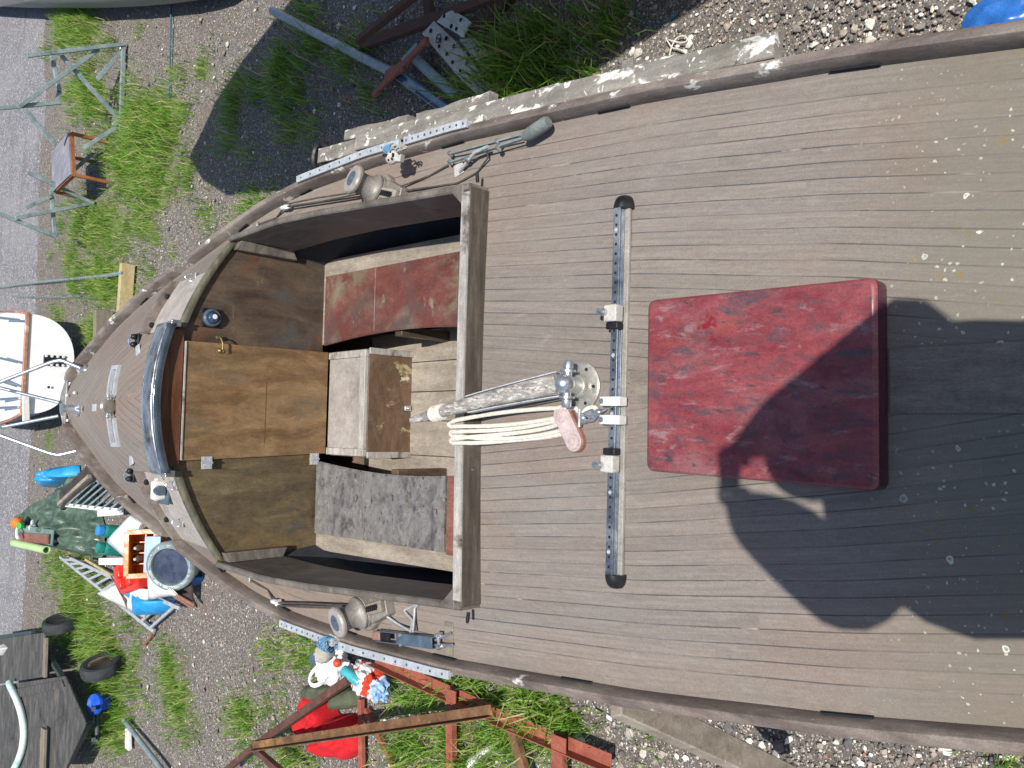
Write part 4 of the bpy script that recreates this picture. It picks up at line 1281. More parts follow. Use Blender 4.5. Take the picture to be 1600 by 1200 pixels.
# ------------------------------------------------------------------ photographer behind the lens, holding the camera overhead
def person():
    sk = {}
    def el(px, py, z):
        q = P(px, py, 0)
        return q - SUN_DIR * (z / -SUN_DIR.z) * 1.0 if False else Vector((q.x, q.y, 0)) + Vector((-SUN_DIR.x, -SUN_DIR.y, -SUN_DIR.z)) * (z / -SUN_DIR.z)
    eR = el(1432, 500, 1.70); eL = el(1320, 955, 1.72)
    c = CAM - FW * .06
    hR = c + UPI * .055; hL = c - UPI * .055
    hp_ = el(1246, 716, 1.86); ctr = Vector((hp_.x, hp_.y - .09, 0))
    V = []; E = []; R = []
    def add(p, r, par=None):
        V.append(Vector(p)); R.append(r); i = len(V) - 1
        if par is not None: E.append((par, i))
        return i
    pel = add(ctr + Vector((-.09, -.12, .92)), (.40, .16))
    wa = add(ctr + Vector((-.09, -.06, 1.12)), (.40, .16), pel)
    ch = add(ctr + Vector((-.06, .0, 1.38)), (.41, .2), wa)
    up = add(ctr + Vector((0, .01, 1.50)), (.24, .13), ch)
    nk = add(ctr + Vector((0, .03, 1.62)), (.065, .065), up)
    hd = add(ctr + Vector((0, .07, 1.73)), (.080, .092), nk)
    h2 = add(ctr + Vector((0, .09, 1.83)), (.078, .09), hd)
    h3 = add(ctr + Vector((0, .09, 1.89)), (.045, .055), h2)
    for s, e, h in ((1, eR, hR), (-1, eL, hL)):
        sh = add(ctr + Vector((s * .20, .02, 1.60)), (.125, .125), up)
        e2 = add(Vector(V[sh]).lerp(e, .55), (.118, .118), sh)
        ee = add(e, (.09, .09), e2)
        e3 = add(e.lerp(h, .45) + (Vector((.045, -.01, 0)) if s < 0 else Vector((0, 0, 0))), (.16, .13) if s < 0 else (.075, .075), ee)
        wv = e.lerp(h, .78)
        wr = add(wv, (.09, .09) if s < 0 else (.07, .07), e3)
        pm = add(wv.lerp(h, .55), (.034, .028), wr)
        side = UPI * s
        for k in range(4):
            b0 = h + side * (.012 - .0) + RTI * (-.030 + .020 * k) - FW * .005
            f1 = add(b0, .011, pm)
            f2 = add(b0 + side * (-.018) + FW * .018 * 0 - FW * .004, .0095, f1)
            add(b0 - side * .040 - FW * .006, .0085, f2)
        t1 = add(h + RTI * .040 - FW * .012, .012, pm)
        add(h + RTI * .038 - side * .03 - FW * .014, .010, t1)
        hp = add(ctr + Vector((s * .11, -.02, .84)), (.14, .13), pel)
        kn = add(ctr + Vector((s * .14, .03, .48)), (.10, .10), hp)
        an = add(ctr + Vector((s * .16, -.02, .085)), (.07, .07), kn)
        add(ctr + Vector((s * .18, .10, .05)), (.048, .03), an)
    me = bpy.data.meshes.new('person')
    me.from_pydata([v - ctr for v in V], E, [])
    o = bpy.data.objects.new('person', me); link(o); o.location = ctr
    o.modifiers.new('skin', 'SKIN')
    for i, r in enumerate(R):
        sv = me.skin_vertices[0].data[i]
        sv.radius = r if hasattr(r, '__len__') else (r, r)
        sv.use_root = (i == 0)
    sb = o.modifiers.new('sub', 'SUBSURF'); sb.levels = 1; sb.render_levels = 1
    dg = bpy.context.evaluated_depsgraph_get()
    m2 = bpy.data.meshes.new_from_object(o.evaluated_get(dg))
    o.modifiers.clear(); o.data = m2
    print('person points in frame:', sum(inframe(v.co + ctr) for v in m2.vertices), max([v.co.y + ctr.y for v in m2.vertices if inframe(v.co + ctr)] or [0]))
    m2.materials.clear(); m2.materials.append(M['skin'])
    m2.materials.append(M['jacket']); m2.materials.append(M['trousers'])
    for p in m2.polygons:
        z = p.center.z
        d = (p.center + ctr - CAM).length
        p.material_index = 2 if z < .86 else (0 if d < .13 or (z > 1.70 and abs(p.center.x) < .10) else 1)
        p.use_smooth = True
    tag(o, 'person in dark jacket standing on the aft deck, raising a camera with both hands', 'person')
    # hair and a face
    hc = Vector((0, .085, 1.82)) + ctr
    mb = MB().ball(hc + Vector((0, -.018, .02)), (.115, .12, .115), nu=20, nv=12, fn=lambda d: 1 + .03 * noise.noise(Vector(d) * 6))
    obj('hair', mb, M['hair'], o)
    fc = Vector((0, .158, 1.77)) + ctr
    mb = MB().ball(fc + Vector((0, .012, .0)), (.013, .02, .024))
    for s in (-1, 1): mb.ball(fc + Vector((s * .085, -.07, .0)), (.01, .02, .032))
    mb.ball(fc + Vector((0, -.004, -.045)), (.026, .012, .008))
    obj('facial_features', mb, M['skin'], o)
    mb = MB()
    for s in (-1, 1): mb.ball(fc + Vector((s * .033, -.012, .03)), (.013, .01, .009))
    obj('eyes', mb, M['whitepl'], o)
    cb = thing('compact_camera', 'small grey compact camera held overhead in two hands', 'camera', CAM - FW * .05)
    obj('camera_body', MB().box(CAM - FW * .055, (.058, .092, .024), (RTI, UPI, FW)), M['alu'], cb, bevel=.005)
    obj('lens_barrel', MB().lathe([(.022, -.045), (.022, -.030), (.019, -.028), (.019, -.012)], CAM, FW, 24), M['black'], cb)


M['skin'] = surf('skin', [(.3, '#b98a70'), (.7, '#c99a80')], 12, rough=.55, bump=.03)
M['jacket'] = surf('dark_blue_jacket', [(.3, '#232a38'), (.7, '#323b4c')], 14, rough=.85, bump=.15)
M['trousers'] = surf('grey_trousers', [(.3, '#3a3b3d'), (.7, '#4d4e50')], 14, rough=.85, bump=.15)
M['hair'] = surf('brown_hair', [(.3, '#2d2118'), (.7, '#4a3829')], 40, rough=.6, bump=.2)
person()

# ------------------------------------------------------------------ ground, road, gravel, grass
GRASS = [  # centre px, py, half width, half height, blades, height
    (225, 215, 50, 75, 3000, .28), (262, 190, 34, 45, 1000, .20), (240, 290, 40, 45, 1300, .2), (140, 150, 36, 40, 1500, .24), (118, 40, 46, 40, 2200, .26), (150, 350, 64, 46, 2300, .19),
    (165, 440, 56, 42, 2200, .19), (112, 400, 26, 60, 700, .13), (92, 488, 22, 22, 240, .10), (150, 522, 24, 30, 900, .2), (285, 280, 34, 50, 700, .13), (195, 250, 40, 60, 1500, .26),
    (318, 110, 10, 30, 170, .13), (400, 318, 32, 18, 330, .14), (330, 345, 46, 30, 260, .09), (385, 338, 18, 14, 140, .13), (222, 345, 38, 40, 700, .16), (200, 200, 90, 140, 700, .14), (190, 380, 90, 90, 700, .12),
    (118, 920, 34, 45, 1500, .2), (125, 975, 40, 30, 1300, .24), (160, 1030, 34, 66, 2800, .26), (172, 1120, 28, 58, 2000, .24), (75, 690, 8, 22, 120, .07), (84, 890, 20, 40, 260, .08), (110, 900, 50, 70, 700, .15),
    (207, 1040, 12, 54, 330, .10), (262, 1060, 14, 84, 800, .13), (280, 1100, 16, 50, 600, .13), (305, 1130, 12, 36, 170, .10), (382, 1115, 22, 40, 600, .14), (425, 1030, 16, 22, 170, .12), (465, 1012, 56, 20, 420, .14), (490, 1035, 28, 18, 230, .13), (200, 1050, 120, 140, 500, .09), (420, 1110, 60, 60, 300, .10),
    (650, 1085, 56, 28, 420, .24), (720, 1075, 74, 26, 560, .24), (650, 1165, 100, 34, 760, .22), (835, 1105, 58, 18, 760, .25), (800, 1150, 60, 30, 560, .23), (740, 1192, 110, 18, 500, .23), (880, 1128, 40, 16, 360, .24), (455, 1172, 56, 24, 420, .17), (1590, 1168, 26, 14, 90, .18), (990, 1140, 40, 14, 60, .13),
    (440, 110, 50, 80, 1000, .24), (365, 175, 24, 60, 500, .2), (535, 75, 40, 40, 420, .22), (570, 150, 30, 20, 120, .16), (800, 95, 26, 36, 300, .42), (805, 130, 34, 14, 220, .36), (840, 60, 44, 46, 360, .30), (950, 50, 30, 26, 260, .26), (915, 112, 26, 14, 160, .2), (860, 125, 36, 14, 200, .26), (450, 205, 40, 24, 200, .16), (480, 50, 50, 50, 200, .2), (745, 130, 24, 16, 60, .4),
]
ell = []
for g in GRASS:
    c = G(g[0], g[1]); ex = G(g[0] + g[2], g[1]) - c; ey = G(g[0], g[1] + g[3]) - c
    ell.append((c, ex, ey))


def turf(x, y):
    t = 0
    for (c, ex, ey), g in zip(ell, GRASS):
        dx, dy = x - c.x, y - c.y
        det = ex.x * ey.y - ex.y * ey.x
        a = (dx * ey.y - dy * ey.x) / det; b = (ex.x * dy - ex.y * dx) / det
        r = a * a + b * b
        w = min(1.0, g[4] / (g[2] * g[3]) * 1.2)
        t = np.maximum(t, np.clip(1.25 - r, 0, 1) * w)
    return t


gx = np.concatenate([[-400, -120, -40, -16], np.arange(-8.5, 10.5, .085), [18, 45, 120, 400]])
gy = np.concatenate([[-300, -60, -14, -4], np.arange(-.5, 17.0, .085), [18, 24, 60, 150, 500]])
X, Y = np.meshgrid(gx, gy)
und = np.array([[0.02 * noise.noise(Vector((x * .7, y * .7, 0))) + .008 * noise.noise(Vector((x * 3, y * 3, 5))) if -9 < x < 11 and -1 < y < 17 else 0 for x in gx] for y in gy])
me = bpy.data.meshes.new('ground')
nv_, nu_ = X.shape
co = np.stack([X, Y, und - .02], -1).reshape(-1, 3)
idx = np.arange(nv_ * nu_).reshape(nv_, nu_)
quads = np.stack([idx[:-1, :-1], idx[:-1, 1:], idx[1:, 1:], idx[1:, :-1]], -1).reshape(-1, 4)
me.from_pydata(co.tolist(), [], quads.tolist())
at = me.attributes.new('turf', 'FLOAT', 'POINT')
at.data.foreach_set('value', turf(X, Y).reshape(-1).astype(np.float32))
me.shade_smooth()
t = NT('gravel_ground')
ob = t.coords((1, 1, 1))
warp = t.n("ShaderNodeTexNoise"); warp.inputs['Scale'].default_value = 18; t.l(ob, warp.inputs['Vector'])
wsc = t.n("ShaderNodeVectorMath", operation='SCALE'); wsc.inputs['Scale'].default_value = .02; t.l(warp.outputs[1], wsc.inputs[0])
wv = t.n("ShaderNodeVectorMath", operation='ADD'); t.l(ob, wv.inputs[0]); t.l(wsc.outputs[0], wv.inputs[1])
big = t.noise(ob, .8, 4, .6)
base = None; height = None
def vor(scale):
    v = t.n("ShaderNodeTexVoronoi", feature='F1'); v.inputs['Scale'].default_value = scale
    t.l(wv.outputs[0], v.inputs['Vector'])
    s = t.n("ShaderNodeSeparateColor"); t.l(v.outputs['Color'], s.inputs[0])
    return v.outputs['Distance'], s.outputs
STONE = [(0, '#4d4a4b'), (.28, '#676361'), (.5, '#7e7874'), (.66, '#8e867e'), (.74, '#a08a7c'), (.82, '#aea69c'), (.93, '#c9c3ba'), (1, '#e3dfd8')]
d1, c1 = vor(90); d2, c2 = vor(42); d3, c3 = vor(20)
fine_c = t.ramp(c1[0], STONE)
mid_c = t.ramp(c2[0], STONE)
lar_c = t.ramp(c3[0], STONE)
soil = t.ramp(t.noise(ob, 60, 4, .7), [(.3, '#5a554f'), (.7, '#78726b')])
k1 = t.math('SUBTRACT', 1.0, t.step(d1, .40, .58))
col = t.mix(k1, soil, fine_c)
k2 = t.math('MULTIPLY', t.math('SUBTRACT', 1.0, t.step(d2, .34, .42)), t.step(c2[1], .45, .5))
col = t.mix(k2, col, mid_c)
k3 = t.math('MULTIPLY', t.math('SUBTRACT', 1.0, t.step(d3, .26, .32)), t.step(c3[1], .93, .95))
col = t.mix(k3, col, lar_c)
dirt = t.step(t.noise(t.coords(loc=(3, 1, 0)), .9, 5, .65), .5, .7)
col = t.mix(t.math('MULTIPLY', dirt, .4), col, '#6a655f')
brown = t.step(t.noise(t.coords(loc=(8, 4, 0)), 1.6, 4, .6), .52, .7)
col = t.mix(t.math('MULTIPLY', brown, .28), col, '#7c6a58')
att = t.n("ShaderNodeAttribute", attribute_name='turf')
tn = t.math('ADD', att.outputs['Fac'], t.math('MULTIPLY', t.math('SUBTRACT', t.noise(ob, 4.5, 5, .7), .5), 1.1))
tk_ = t.step(tn, .3, 1.0)
turf_c = t.ramp(t.noise(ob, 22, 4, .7), [(.3, '#4d5c2a'), (.5, '#688036'), (.65, '#85884a'), (.8, '#97895e')])
col = t.mix(t.math('MULTIPLY', tk_, .85), col, turf_c)
hgt = t.math('ADD', t.math('MULTIPLY', k1, .35), t.math('ADD', t.math('MULTIPLY', k2, .8), t.math('MULTIPLY', k3, 1.4)))
t.bump(hgt, .8, .014)
t.out(col, .85, 0, .3)
me.materials.append(t.m)
go = bpy.data.objects.new('ground', me); link(go); go.location = (0, 0, GZ)
struct(go)

# road beyond
t = NT('worn_asphalt_road')
ob = t.coords((1, 1, 1))
v = t.n("ShaderNodeTexVoronoi"); v.inputs['Scale'].default_value = 60; t.l(ob, v.inputs['Vector'])
s = t.n("ShaderNodeSeparateColor"); t.l(v.outputs['Color'], s.inputs[0])
c = t.ramp(s.outputs[0], [(0, '#5c5b5e'), (.5, '#727176'), (.8, '#86858a'), (.92, '#a5a4a4'), (1, '#cfcdc9')])
c = t.mix(t.math('MULTIPLY', t.step(t.noise(t.coords((1, .25, 1)), .8, 4, .6), .4, .7), .4), c, '#908f90')
c = t.mix(t.math('MULTIPLY', t.step(t.noise(t.coords((.3, 2, 1), loc=(2, 2, 0)), 1.1, 3, .6), .5, .7), .4), c, '#605e62')
t.bump(s.outputs[0], .3, .004)
t.out(c, .85, 0, .3)
rows = []
for x in np.concatenate([[-300], np.arange(-12, 14, .5), [300]]):
    e = 16.3 + .18 * noise.noise(Vector((x * .8, 0, 3))) + (.05 * (x - 2) if abs(x) < 15 else 0)
    rows.append([Vector((x, e - .12, GZ - .06)), Vector((x, e + .25, GZ + .004)), Vector((x, 25, GZ + .010))])
struct(obj('road', MB().grid(rows[::-1]), t.m, None, 60))

# loose stones
M['stone'] = None
t = NT('loose_stones')
at_ = t.n("ShaderNodeAttribute", attribute_name='tint')
c = t.ramp(at_.outputs['Fac'], [(0, '#5a5757'), (.3, '#77726f'), (.55, '#958c84'), (.72, '#a89c90'), (.77, '#9a6f60'), (.80, '#b5ada3'), (1, '#ece8e1')])
nn = t.noise(t.coords(), 60, 3, .6)
c = t.mix(.3, c, t.ramp(nn, [(.3, (.25, .25, .25, 1)), (.7, (.75, .75, .75, 1))]), 'OVERLAY')
M['stone'] = t.out(c, .8, 0, .3)
ico_v = []
ph = (1 + 5 ** .5) / 2
for a, b in ((1, ph), (-1, ph), (1, -ph), (-1, -ph)):
    ico_v += [(0, a, b), (a, b, 0), (b, 0, a)]
ico_v = np.array(ico_v) / math.sqrt(1 + ph * ph)
# faces of the icosahedron by hull of nearest triples
ico_f = []
for i in range(12):
    for j in range(i + 1, 12):
        for k in range(j + 1, 12):
            d = [np.linalg.norm(ico_v[i] - ico_v[j]), np.linalg.norm(ico_v[j] - ico_v[k]), np.linalg.norm(ico_v[i] - ico_v[k])]
            if max(d) < 1.1:
                n_ = np.cross(ico_v[j] - ico_v[i], ico_v[k] - ico_v[i])
                ico_f.append((i, j, k) if n_.dot(ico_v[i]) > 0 else (i, k, j))
ico_f = np.array(ico_f)
NS = 15000
pxs = rng.uniform(-60, 1640, NS * 3); pys = rng.uniform(-60, 1260, NS * 3)
keep = []
for a, b in zip(pxs, pys):
    if 500 < a and 280 < b < 960: continue
    p = G(a, b)
    if p.y > 16.2 or p.y < -.5: continue
    keep.append((p.x, p.y))
    if len(keep) >= NS: break
kp = np.array(keep); n_ = len(kp)
sz = .004 + .008 * rng.random(n_) + .020 * rng.random(n_) ** 10
sc = sz[:, None] * (0.7 + .6 * rng.random((n_, 3))) * np.array([1, 1, .65])
ang = rng.uniform(0, 6.28, n_)
dv = ico_v[None] * (1 + .25 * rng.standard_normal((n_, 12, 1)).clip(-1, 1)) * sc[:, None]
ca, sa = np.cos(ang)[:, None], np.sin(ang)[:, None]
vx = dv[..., 0] * ca - dv[..., 1] * sa; vy = dv[..., 0] * sa + dv[..., 1] * ca
allv = np.stack([vx + kp[:, 0:1], vy + kp[:, 1:2], dv[..., 2] + (GZ - .012 + sz * .35)[:, None]], -1).reshape(-1, 3)
allf = (ico_f[None] + (np.arange(n_) * 12)[:, None, None]).reshape(-1, 3)
me = bpy.data.meshes.new('pebbles')
me.from_pydata((allv - np.array([0, 0, GZ])).tolist(), [], allf.tolist())
a_ = me.attributes.new('tint', 'FLOAT', 'POINT'); a_.data.foreach_set('value', np.repeat(rng.random(n_), 12).astype(np.float32))
me.materials.append(M['stone'])
po = bpy.data.objects.new('pebbles', me); link(po); po.location = (0, 0, GZ)
struct(po, 'stuff')

# grass blades
t = NT('grass_blades')
at_ = t.n("ShaderNodeAttribute", attribute_name='tint')
c = t.ramp(at_.outputs['Fac'], [(0, '#4d742a'), (.3, '#6b9a38'), (.6, '#8bb048'), (.76, '#a5b65c'), (.86, '#b5ab74'), (1, '#cabf96')])
t.out(c, .55, 0, .3)
tr_ = t.n("ShaderNodeBsdfTranslucent"); t.l(c, tr_.inputs[0])
mx = t.n("ShaderNodeMixShader"); mx.inputs[0].default_value = .42
outn = [n for n in t.t.nodes if n.type == 'OUTPUT_MATERIAL'][0]
t.l(t.b.outputs[0], mx.inputs[1]); t.l(tr_.outputs[0], mx.inputs[2]); t.l(mx.outputs[0], outn.inputs[0])
M['grass'] = t.m
bp = []; bh = []; bt = []
for (c, ex, ey), g in zip(ell, GRASS):
    n = g[4]
    # clumps inside the patch
    nc = max(4, n // 45)
    rr = np.minimum(np.abs(rng.normal(0, .62, nc)), 1.5); aa = rng.uniform(0, 6.283, nc)
    ca = rr * np.cos(aa); sa = rr * np.sin(aa)
    pick = rng.integers(0, nc, n)
    hh = .55 + .6 * rng.random(nc)
    sp = np.where(rng.random(n) < .25, .22, .085)
    x = c.x + ca[pick] * ex.x + sa[pick] * ey.x + rng.normal(0, 1, n) * sp; y = c.y + ca[pick] * ex.y + sa[pick] * ey.y + rng.normal(0, 1, n) * sp
    bp.append(np.stack([x, y], 1)); bh.append(g[5] * hh[pick] * (.45 + .75 * rng.random(n)))
    bt.append(np.clip(rng.random(n) * .62 + .25 * rng.random(nc)[pick] + (rng.random(n) < .18) * .5, 0, 1))
# thin scatter of single blades
bp = np.concatenate(bp); bh = np.concatenate(bh); bt = np.concatenate(bt)
ok = (bp[:, 1] > -.5)
bp, bh, bt = bp[ok], bh[ok], bt[ok]
n = len(bp)
az = rng.uniform(0, 6.283, n); le = bh * (.15 + .65 * rng.random(n)); wd = .0026 + .0026 * rng.random(n) + .008 * bh
lx, ly = np.cos(az) * le, np.sin(az) * le
sx_, sy_ = -np.sin(az + rng.normal(0, .8, n)) * wd, np.cos(az) * wd
def pt(t_, side, hz):
    return np.stack([bp[:, 0] + lx * t_ ** 2 + sx_ * side, bp[:, 1] + ly * t_ ** 2 + sy_ * side, GZ - .015 + bh * hz], 1)
vv = np.stack([pt(0, -1, 0), pt(0, 1, 0), pt(.5, -.8, .55), pt(.5, .8, .55), pt(1, 0, .92)], 1).reshape(-1, 3)
b5 = np.arange(n) * 5
f4 = np.stack([b5, b5 + 1, b5 + 3, b5 + 2], 1); f3 = np.stack([b5 + 2, b5 + 3, b5 + 4], 1)
me = bpy.data.meshes.new('grass')
me.from_pydata((vv - np.array([0, 0, GZ])).tolist(), [], f4.tolist() + f3.tolist())
a_ = me.attributes.new('tint', 'FLOAT', 'POINT'); a_.data.foreach_set('value', np.repeat(bt, 5).astype(np.float32))
me.materials.append(M['grass'])
gr = bpy.data.objects.new('grass', me); link(gr); gr.location = (0, 0, GZ)
struct(gr, 'stuff')

# ------------------------------------------------------------------ the neighbouring boat that shades the gravel on the starboard side
M['white_gel'] = surf('white_gelcoat', [(.3, '#d6d8d8'), (.7, '#e6e7e6')], 3, rough=.25, bump=.03, layers=[('#c4c6c4', 2, .6, .8)], fine=.06)
M['hull_shade'] = surf('shaded_white_hull', [(.3, '#6f7c86'), (.7, '#8d9aa3')], 3, rough=.6, bump=.06, layers=[('#7a8276', 2.5, .55, .75)])  # blue-grey shade painted onto the sides of the white boat's hull
M['greytarp'] = surf('grey_green_tarp', [(.3, '#5f665f'), (.7, '#7c847b')], 4, rough=.5, bump=.1)
nb = thing('hauled_out_boat', 'big white boat on the hard whose hull shades the gravel beside the yacht', 'boat', (3.7, 3.0, GZ))
L_ = [(2.85, -1.6), (2.68, .4), (2.46, 1.5), (2.42, 2.6), (2.42, 3.8), (2.50, 5.4), (2.72, 6.75), (3.05, 7.45), (3.42, 7.84)]
R_ = [(4.9, -1.6), (5.0, .4), (5.05, 1.5), (5.0, 2.6), (4.9, 3.8), (4.6, 5.3), (4.25, 6.5), (3.95, 7.2), (3.46, 7.84)]
rows = []
for (lx_, ly_), (rx_, ry_) in zip(L_, R_):
    cx = 3.75 + (.0 if ly_ < 5 else (ly_ - 5) * -.1); r = []
    k = 1 if ly_ < 3.5 else max(.0, 1 - ((ly_ - 3.5) / 4.3) ** 1.4)
    lev_ = [(1, 1.5), (.97, 1.2), (.86, 1.5 - 1.2 * k - .25), (.55, 1.5 - 1.9 * k - .3), (.12, 1.5 - 2.3 * k - .35), (.09, (1.5 - 3.4 * k) if 1 < ly_ < 4.5 else 1.5 - 2.4 * k - .35)]
    left = [Vector((cx + (lx_ - cx) * f, ly_, z)) for f, z in lev_]; right = [Vector((cx + (rx_ - cx) * f, ry_, z)) for f, z in lev_]
    rows.append(left + right[::-1])
mb = MB().grid(rows)
mb.add(rows[0], [tuple(range(12))])
bad = [p for r in rows for p in r if inframe(p, 5)]
print('neighbour hull points in frame:', len(bad), bad[:6])
obj('hull', mb, M['white_gel'], nb, 40)
dk = [r[0] for r in rows] + [r[-1] for r in rows][::-1]
obj('deck', MB().prism([p + Vector((0, 0, .02)) for p in dk], (0, 0, .03)), M['white_gel'], nb, 40)
obj('cabin', MB().prism([(3.1, .2, 1.55), (4.4, .2, 1.55), (4.2, 4.4, 1.55), (3.3, 4.4, 1.55)], (0, 0, .4)), M['white_gel'], nb, 40, bevel=.08)
pts = [G(-60, -24, .42), G(0, -23, .40), G(110, -22, .35), G(220, -27, .30), G(330, -36, .24), G(375, -44, .18)]
o = obj('rolled_cover', MB().tube(bez(pts, 14), [.42, .415, .405, .395, .385, .37, .355, .34, .325, .305, .285, .26, .235, .20, .12], 16), M['greytarp'], None, 60)
tag(o, 'long grey green rolled boat cover lying on the ground beyond the shaded pipe', 'boat cover')
obj('keel_block', MB().box((3.75, 2.8, GZ + .06), (.6, 2.6, .18)), M['pale_wood'], nb, bevel=.01)

# things lying on the shaded gravel
M['pipe'] = surf('grey_painted_pipe', [(.3, '#8b969c'), (.7, '#b3bcc0')], 6, rough=.5, metal=.2, bump=.1, layers=[('#5f6a70', 4, .58, .75)])
M['rust_red'] = surf('red_oxide_steel', [(.3, '#87483a'), (.7, '#a2604e')], 6, rough=.65, bump=.2, layers=[('#7a4033', 5, .55, .75), ('#c9a59a', 22, .68, .72)])
M['rust'] = surf('rusty_brown_steel', [(.3, '#57402e'), (.5, '#6d5038'), (.7, '#836347')], 8, (1, 1, 1), rough=.75, bump=.3, layers=[('#9a7446', 5, .52, .68), ('#4a2e24', 6, .6, .78), ('#b58f55', 18, .66, .72)])
M['dark_rust'] = surf('dark_rusted_steel', [(.3, '#4a332c'), (.7, '#64453a')], 8, rough=.8, bump=.3, layers=[('#7c5444', 6, .55, .75)])
o = obj('steel_pipe', MB().tube([G(426, 17, .10), G(520, 66, .06), G(612, 113, .05)], .044, 16), M['pipe'])
tag(o, 'long grey pipe lying on the shaded gravel beside the red bar', 'pipe')
rb = thing('red_steel_bar', 'red painted steel bar beside the lettered box in the shade', 'metal bar', G(620, 110))
obj('long_bar', MB().bar(G(584, 149, .06), G(668, 62, .30), .05, .03), M['rust_red'], rb, bevel=.003)
obj('side_piece', MB().bar(G(603, 119, .10), G(632, 103, .20), .09, .03), M['rust_red'], rb, bevel=.003)
obj('flat_strip', MB().bar(G(628, 96, .10), G(652, 70, .14), .05, .012), M['galv'], rb)
ck = thing('dark_steel_cradle', 'dark rusted steel cradle in the shade behind the white perforated boards', 'boat cradle', G(680, 20))
for a_, b_, w_ in ((G(560, 63, .25), G(650, -8, .5), .05), (G(562, 72, .05), G(690, 26, .2), .09), (G(690, 26, .2), G(790, -12, .35), .07), (G(668, -6, .1), G(674, 42, .1), .08), (G(728, 56, .05), G(775, 18, .1), .16), (G(775, 18, .1), G(800, -8, .1), .09)):
    obj('cradle_beam', MB().bar(a_, b_, w_, .06), M['dark_rust'], ck, bevel=.004)


def board(name, label, cat, poly, h, mat, hole_px, mark=None, slope=None):
    pts = [G(x, y, h + (slope(x, y) if slope else 0)) for x, y in poly]
    o = thing(name, label, cat, pts[0])
    obj('panel', MB().prism(pts, (0, 0, .012)), mat, o)
    for x, y, r in hole_px:
        obj('hole', MB().lathe([(r, 0), (r, .0015)], G(x, y, h + (slope(x, y) if slope else 0) + .013), (0, 0, 1), 14), M['dark'], o)
    return o


M['dirty_white'] = surf('dirty_white_board', [(.3, '#b9bcb8'), (.7, '#d6d8d4')], 5, rough=.6, bump=.08, layers=[('#a3a69c', 6, .58, .75), ('#7c7f78', 16, .68, .74)])
sl = lambda x, y: max(0, (760 - x) * .002)
b1_ = board('perforated_board', 'long white board with two rows of round holes lying in shaded tall grass', 'board', [(661, 53), (680, 34), (712, 64), (744, 104), (782, 148), (760, 160), (722, 125)], .06, M['dirty_white'],
            [(673, 48, .018), (697, 60, .018), (686, 72, .016), (709, 72, .016), (698, 84, .016), (729, 99, .018), (707, 97, .016), (719, 110, .014)], slope=sl)
mb = MB()
for k, (x, y) in enumerate(((682, 57), (685, 60), (688, 59), (684, 62), (687, 63))):
    mb.bar(G(x, y, .06 + sl(x, y) + .0145), G(x + (4 if k % 2 else 1), y + (1 if k % 2 else 4), .06 + sl(x, y) + .0145), .008, .002)
for a0_ in np.linspace(0, 5.5, 8):
    mb.bar(G(685, 60, .06 + sl(685, 60) + .0145) + Vector((.035 * math.cos(a0_), .03 * math.sin(a0_), 0)), G(685, 60, .06 + sl(685, 60) + .0145) + Vector((.035 * math.cos(a0_ + .7), .03 * math.sin(a0_ + .7), 0)), .007, .002)
obj('printed_mark', mb, M['black'], b1_)
board('perforated_board', 'short torn white board with a ragged edge, leaning by the dark cradle', 'board', [(684, 35), (694, 24), (707, 17), (716, 21), (729, 28), (738, 36), (732, 42), (731, 48), (727, 53), (726, 60), (705, 47)], .26, M['dirty_white'],
      [(694, 25, .016), (720, 31, .016), (705, 41, .018), (713, 45, .016)])
board('perforated_board', 'grass covered white board partly hidden behind the other perforated boards', 'board', [(719, 62), (742, 60), (756, 74), (780, 104), (766, 114), (738, 88)], .08, M['dirty_white'], [(747, 80, .016), (740, 92, .016)])
M['pale_blue'] = surf('pale_blue_plastic', [(.3, '#8fa6b0'), (.7, '#aec3ca')], 6, rough=.5, bump=.08, layers=[('#6f8890', 6, .58, .75)])
o = obj('plastic_gutter', MB().tube([G(651, 94, .05), G(670, 112, .05), G(690, 130, .05), G(714, 151, .04)], .045, 10), M['pale_blue'])
tag(o, 'pale blue plastic strip in the shaded grass between the lettered box and white boards', 'plastic strip')

# lettered box
sb = thing('lettered_box', 'flat blue grey box with pale capital lettering lying on the shaded gravel', 'box', G(650, 140))
h_ = .12
q = [G(612, 120, h_), G(623, 110, h_), G(712, 174, h_), G(700, 185, h_)]
M['box_blue'] = surf('faded_blue_box', [(.3, '#6c8aa3'), (.7, '#8fabc0')], 5, rough=.5, bump=.08, layers=[('#54718c', 4, .55, .75)])
M['box_dark'] = surf('dark_blue_print', [(.3, '#33435c'), (.7, '#455671')], 8, rough=.5, bump=.05)
obj('carton', MB().prism([p - Vector((0, 0, .11)) for p in q], (0, 0, .11)), M['box_blue'], sb, bevel=.006)
def qp(u, v, dz_=0.0):  # u along the box, v across
    a = q[0].lerp(q[3], u); b = q[1].lerp(q[2], u)
    return a.lerp(b, v) + Vector((0, 0, dz_))
mb = MB().add([qp(.06, .10, .0045), qp(.98, .10, .0045), qp(.98, .42, .0045), qp(.06, .42, .0045)], [(0, 1, 2, 3)])
mb.add([qp(.06, .42, .0045), qp(.20, .42, .0045), qp(.20, .85, .0045), qp(.06, .85, .0045)], [(0, 1, 2, 3)])
obj('dark_print', mb, M['box_dark'], sb)


